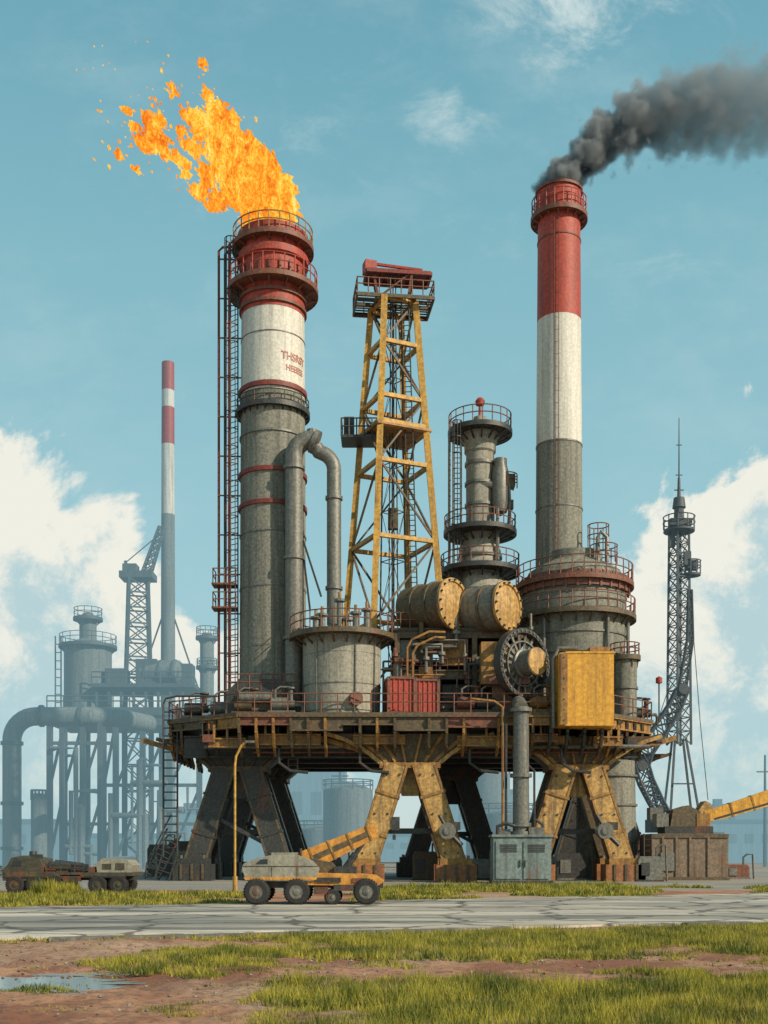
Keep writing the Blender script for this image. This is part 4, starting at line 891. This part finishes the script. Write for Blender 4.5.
def grid_ground():
    xs=np.concatenate([[-2500,-600,-120,-40],np.linspace(-25,25,241),[40,120,600,2500]]); ys=np.concatenate([[-60,0,6],np.linspace(9,30,150),[34,40,60,100,300,3000]])
    g=Part('ground',None,DIRT,'reddish brown dirt ground with gravel',kind='structure')
    vs=[];fs=[]
    for j,y in enumerate(ys):
        for i,x in enumerate(xs):
            z_=0
            if 9<y<28 and abs(x)<24:
                z_=.06*noise.noise(Vector((x*.6,y*.6,0)))+.05*noise.fractal(Vector((x*1.8,y*1.8,4)),.8,2.1,3)-.03
                for cx,cy,rx,ry,sd in puds:
                    e=((x-cx)/(rx*1.15))**2+((y-cy)/(ry*1.3))**2
                    if e<2: z_=z_+(-.135-z_)*max(0,min(1,(2-e)/1.4))+.022*noise.noise(Vector((x*3,y*3,7)))
            vs.append((x,y,z_))
    W_=len(xs)
    for j in range(len(ys)-1):
        for i in range(W_-1): fs.append((j*W_+i,j*W_+i+1,(j+1)*W_+i+1,(j+1)*W_+i))
    g.add(vs,fs)
grid_ground()
yd=Part('yard',None,YARD,'pale worn concrete yard under the platform',kind='structure'); yd.slab([(-90,53),(110,57),(160,260),(-160,260)],-.05,.008)
def roadY(x,near): return (27.0+.28*x) if near else (42.5+.42*x)
N=300; xs=np.linspace(-45,50,N); poly=[(x,max(roadY(x,True),17)+.4*noise.fractal(Vector((x*.6,0,0)),.7,2.1,6)) for x in xs]+[(x,max(roadY(x,False),30)+.9*noise.fractal(Vector((x*.3,9,0)),.8,2.1,4)) for x in xs[::-1]]
rd=Part('road',None,ASPH,'worn cracked pale asphalt road with damp streaks',kind='structure')
rd.slab(poly,-.1,.06)
kb=Part('kerb',None,KERB,'low broken concrete kerb along the road',kind='structure')
x=-7.5
while x<30:
    L_=random.uniform(1.2,3.6); 
    if random.random()<.8:
        y=roadY(x+L_/2,True); kb.box((x+L_/2,y-.26+random.uniform(-.05,.05),-.03+random.uniform(-.025,.02)),(L_*1.04,.30,.20),math.atan(.28)+random.uniform(-.012,.012))
    x+=L_+.02
wm=bpy.data.materials.new('puddle_water'); wm.use_nodes=True; p=wm.node_tree.nodes['Principled BSDF']; p.inputs['Base Color'].default_value=(.26,.33,.35,1); p.inputs['Roughness'].default_value=.16; p.inputs['IOR'].default_value=1.33
for cx,cy,rx,ry,sd in puds:
    q=Part('water',None,wm,'shallow puddle reflecting the sky on dirt',kind='structure'); n=96
    q.add([(*pudedge(cx,cy,rx*1.15,ry*1.15,sd,2*pi*k/n),-.115) for k in range(n)],[tuple(range(n))])
pb=Part('gravel',None,KERB,'scattered small stones on the dirt',kind='stuff')
for i in range(2600):
    y=13+random.random()**.8*13; x=random.uniform(-.5,.5)*y*.95; r=random.choice([.010,.012,.015,.02,.028,.04]); 
    if y>25.5+.28*x: continue
    pb.m(random.choice([KERB,RUST,CONCW,BROWNC]))
    vs=[Vector((sx_*r*random.uniform(.6,1.2),sy_*r*random.uniform(.6,1.2),sz_*r*random.uniform(.4,.8)))+Vector((x,y,-.02)) for sx_,sy_,sz_ in((1,0,0),(0,1,0),(-1,0,0),(0,-1,0),(0,0,1),(0,0,-1),)]
    pb.add(vs,[(0,1,4),(1,2,4),(2,3,4),(3,0,4),(1,0,5),(2,1,5),(3,2,5),(0,3,5)])
# grass
gm=bpy.data.materials.new('grass_blades'); gm.use_nodes=True; nt=gm.node_tree; pr=nt.nodes['Principled BSDF']
tc=nt.nodes.new('ShaderNodeTexCoord').outputs['Object']
a=ns(nt,mapv(nt,tc,(1,1,.2)),.9,6,.7); c=mixc(nt,sstep(nt,a,.40,.60),(.095,.125,.016),(.42,.37,.045)); a2=ns(nt,tc,14,3,.6); c=mixc(nt,mth(nt,'MULTIPLY',sstep(nt,a2,.5,.7),.5),c,(.52,.43,.10))
lk(nt,c,pr.inputs['Base Color']); pr.inputs['Roughness'].default_value=.7
tr=nt.nodes.new('ShaderNodeBsdfTranslucent'); lk(nt,c,tr.inputs[0]); mx=nt.nodes.new('ShaderNodeMixShader'); mx.inputs[0].default_value=.35; lk(nt,pr.outputs[0],mx.inputs[1]); lk(nt,tr.outputs[0],mx.inputs[2]); lk(nt,mx.outputs[0],nt.nodes['Material Output'].inputs[0])
def grass(label,n,xr,yr,inside,h,w,z0=-.05):
    X_=rng.uniform(xr[0],xr[1],n); Y_=rng.uniform(yr[0],yr[1],n)
    keep=[]
    for i in range(n):
        v=inside(X_[i],Y_[i])
        if v>0: keep.append((X_[i],Y_[i],min(1,v)))
    K=np.array(keep); m=len(K)
    nn=np.array([.5+.5*noise.noise(Vector((x*1.7,y*1.7,2))) for x,y,_ in keep])
    hh=h*(.35+.65*K[:,2])*rng.uniform(.5,1.25,m)*(.35+1.3*nn); a=rng.uniform(0,2*pi,m); ww=w*rng.uniform(.6,1.3,m)
    le=hh*rng.uniform(.1,.6,m); la=rng.uniform(0,2*pi,m)
    v=np.zeros((m,3,3)); v[:,0,0]=K[:,0]-ww*np.cos(a); v[:,0,1]=K[:,1]-ww*np.sin(a); v[:,1,0]=K[:,0]+ww*np.cos(a); v[:,1,1]=K[:,1]+ww*np.sin(a); v[:,:2,2]=z0
    v[:,2,0]=K[:,0]+le*np.cos(la); v[:,2,1]=K[:,1]+le*np.sin(la); v[:,2,2]=z0+hh
    me=bpy.data.meshes.new('grass'); me.vertices.add(m*3); me.vertices.foreach_set('co',v.ravel()); me.loops.add(m*3); me.loops.foreach_set('vertex_index',np.arange(m*3,dtype=np.int32)); me.polygons.add(m); me.polygons.foreach_set('loop_start',np.arange(0,m*3,3,dtype=np.int32)); me.update(calc_edges=True); me.materials.append(gm)
    o=bpy.data.objects.new('grass',me); scene.collection.objects.link(o); o['kind']='stuff'; o['label']=label
def fb(x,y,s_=.5,o=0): return noise.fractal(Vector((x*s_+o,y*s_*1.3,o)),.9,2.1,4)
def near(x,y): 
    e=min((17.3+.05*x-y)/1.2,(x+1.6+(y-13)*.12)/1.2); return e+fb(x,y,.55,3)*1.7
grass('thick yellow-green grass tufts over dirt',90000,(-4,12),(10,18.5),near,.20,.011)
def mid(x,y):
    edge=roadY(x,True)-.5; lo=19.6+.10*x
    e=min((y-lo)/1.5,(edge-y)/.8,(x+3.2)/1.5); return min(e+fb(x,y,.45,7)*2.1,(edge-y)/.3)
grass('yellow-green grass strip beside the road',120000,(-5,17),(18,31),mid,.18,.014)
def lef(x,y):
    e=1-((x+3.4)/1.9)**2-((y-20.2)/2.6)**2; return min(e+fb(x,y,.6,11)*.9,(roadY(x,True)-.5-y)/.3)
grass('low patch of yellow-green grass on dirt',26000,(-6.5,-.5),(16.5,24),lef,.18,.013)
def sml(x,y): return 1-((x+2.6)/.55)**2-((y-14)/.5)**2+fb(x,y,1.5,15)*.9
grass('small low weed tuft on dirt',3500,(-3.6,-1.6),(13.2,15),sml,.10,.01)
def sml2(x,y): return 1-((x+5.0)/.6)**2-((y-15.9)/.4)**2+fb(x,y,1.2,25)*.9
grass('small low weed tuft on dirt',3500,(-6,-4),(15,17),sml2,.09,.01)
def farr(x,y):
    lo=roadY(x,False)+.3; e=min((y-lo)/2,(60-y)/3,(x+2)/3); return min(e,.6)+fb(x,y,.16,19)*1.8-.35
grass('rough green verge behind the road',80000,(-3,32),(42,62),farr,.34,.045,0)
def farl(x,y):
    lo=roadY(x,False)+.3; e=min((y-lo)/1.5,(50-y)/2,(-5.5-x)/1.5); return min(e,.8)+fb(x,y,.2,23)*1.4
grass('rough green verge beside the parked truck',50000,(-30,-5),(30,52),farl,.26,.035,0)
def bush(x,y): return 1-((x+14.2)/1.3)**2-((y-47.5)/1.0)**2+fb(x,y,1.,31)*.5
grass('taller green weed clump beside the truck',6000,(-16,-12.5),(46,49),bush,.7,.035,0)
def weeds(x,y): return fb(x,y,.9,37)-.35 if y<26+.28*x else -1
grass('sparse green weeds scattered on dirt',40000,(-9,10),(12,28),weeds,.10,.011)
def redge(x,y):
    e=.4-abs(y-(roadY(x,True)-.4)); return e*2+fb(x,y,.5,41)*1.3-.3
grass('grass growing along the broken road edge',60000,(-9,17),(23,32),redge,.15,.013,-.03)

for p in PARTS: p.done()

# ================= WORLD =================
w=bpy.data.worlds.new('World'); scene.world=w; w.use_nodes=True; nt=w.node_tree; bg=nt.nodes['Background']
SUN=Vector((.76,-.50,.58)).normalized()
sky=nt.nodes.new('ShaderNodeTexSky'); sky.sky_type='NISHITA'; sky.sun_disc=False; sky.sun_elevation=math.asin(SUN.z); sky.sun_rotation=math.atan2(SUN.x,SUN.y); sky.air_density=1.2; sky.dust_density=2
tc=nt.nodes.new('ShaderNodeTexCoord').outputs['Generated']; sp=nt.nodes.new('ShaderNodeSeparateXYZ'); lk(nt,tc,sp.inputs[0]); X,Y,Zc=sp.outputs
ay=mth(nt,'MAXIMUM',mth(nt,'ABSOLUTE',Y),.08)
U=mth(nt,'DIVIDE',X,ay); V=mth(nt,'DIVIDE',Zc,ay)
cb=nt.nodes.new('ShaderNodeCombineXYZ'); lk(nt,U,cb.inputs[0]); lk(nt,V,cb.inputs[1]); uv=cb.outputs[0]
sc_=mixc(nt,1.,sky.outputs[0],(.10,.10,.10),'MULTIPLY')
rp_=nt.nodes.new('ShaderNodeValToRGB'); lk(nt,Zc,rp_.inputs[0]); el=rp_.color_ramp.elements
el[0].position=0; el[0].color=(.46,.66,.70,1); el[1].position=1.; el[1].color=(.04,.12,.17,1)
for p_,c_ in((.12,(.41,.645,.70,1)),(.28,(.335,.60,.665,1)),(.46,(.245,.515,.59,1)),(.56,(.19,.445,.535,1)),(.64,(.15,.385,.485,1))):
    e=el.new(p_); e.color=c_
base=mixc(nt,.90,sc_,rp_.outputs[0])
mot=ns(nt,mapv(nt,uv,(1,1.6,1)),5,9,.65); base=mixc(nt,mth(nt,'MULTIPLY',sstep(nt,mot,.45,.75),.28),base,(.50,.67,.70))
f1=ns(nt,uv,6.5,11,.60,.25); f2=ns(nt,uv,12,11,.68,.2)
au=mth(nt,'MAXIMUM',U,mth(nt,'MULTIPLY',U,-1.12))
top=mth(nt,'MINIMUM',mth(nt,'ADD',mth(nt,'MULTIPLY',au,.92),.085),.40)
cum=mth(nt,'ADD',mth(nt,'SUBTRACT',top,V),mth(nt,'MULTIPLY',mth(nt,'SUBTRACT',f1,.5),.44))
cm=mth(nt,'MULTIPLY',sstep(nt,cum,.0,.03),mth(nt,'ADD',mth(nt,'MULTIPLY',sstep(nt,V,.03,.22),.62),.33))
f3=mth(nt,'ADD',mth(nt,'MULTIPLY',f2,.95),mth(nt,'MULTIPLY',sstep(nt,cum,.0,.24),-.18))
ccol=mixc(nt,sstep(nt,f3,.24,.42),(.48,.65,.68),(.90,.88,.78))
col=mixc(nt,cm,base,ccol)
wn_=ns(nt,mapv(nt,uv,(1,1.5,1)),7,12,.70,.6)
def gate(u,v,r):
    a=mth(nt,'SUBTRACT',U,u); b=mth(nt,'SUBTRACT',V,v); dd=mth(nt,'SQRT',mth(nt,'ADD',mth(nt,'MULTIPLY',a,a),mth(nt,'MULTIPLY',mth(nt,'MULTIPLY',b,b),2.)))
    return mth(nt,'SUBTRACT',1.,sstep(nt,dd,r*.1,r))
g=mth(nt,'MAXIMUM',gate(.19,.76,.19),mth(nt,'MAXIMUM',mth(nt,'MULTIPLY',gate(.055,.665,.09),.75),mth(nt,'MULTIPLY',gate(.25,.54,.12),.5)))
g=mth(nt,'MAXIMUM',g,mth(nt,'MULTIPLY',gate(-.02,.62,.35),.35))
wf=mth(nt,'MULTIPLY',sstep(nt,mth(nt,'ADD',wn_,mth(nt,'MULTIPLY',g,.25)),.60,.86),mth(nt,'MULTIPLY',g,.9,clamp=True))
col=mixc(nt,wf,col,(.66,.77,.76))
lk(nt,col,bg.inputs[0]); bg.inputs[1].default_value=1.0
sl=bpy.data.lights.new('sun','SUN'); sl.energy=4.9; sl.angle=math.radians(.6); sl.color=(1,.86,.68)
so=bpy.data.objects.new('sun',sl); scene.collection.objects.link(so); so.rotation_euler=(-SUN).to_track_quat('-Z','Y').to_euler()

cam=bpy.data.cameras.new('camera'); co=bpy.data.objects.new('camera',cam); scene.collection.objects.link(co)
co.location=(0,0,2.0); co.rotation_euler=(pi/2,0,0); cam.lens=1100/1024*36; cam.sensor_width=36; cam.shift_y=(850-512)/1024; cam.clip_end=6000
scene.camera=co
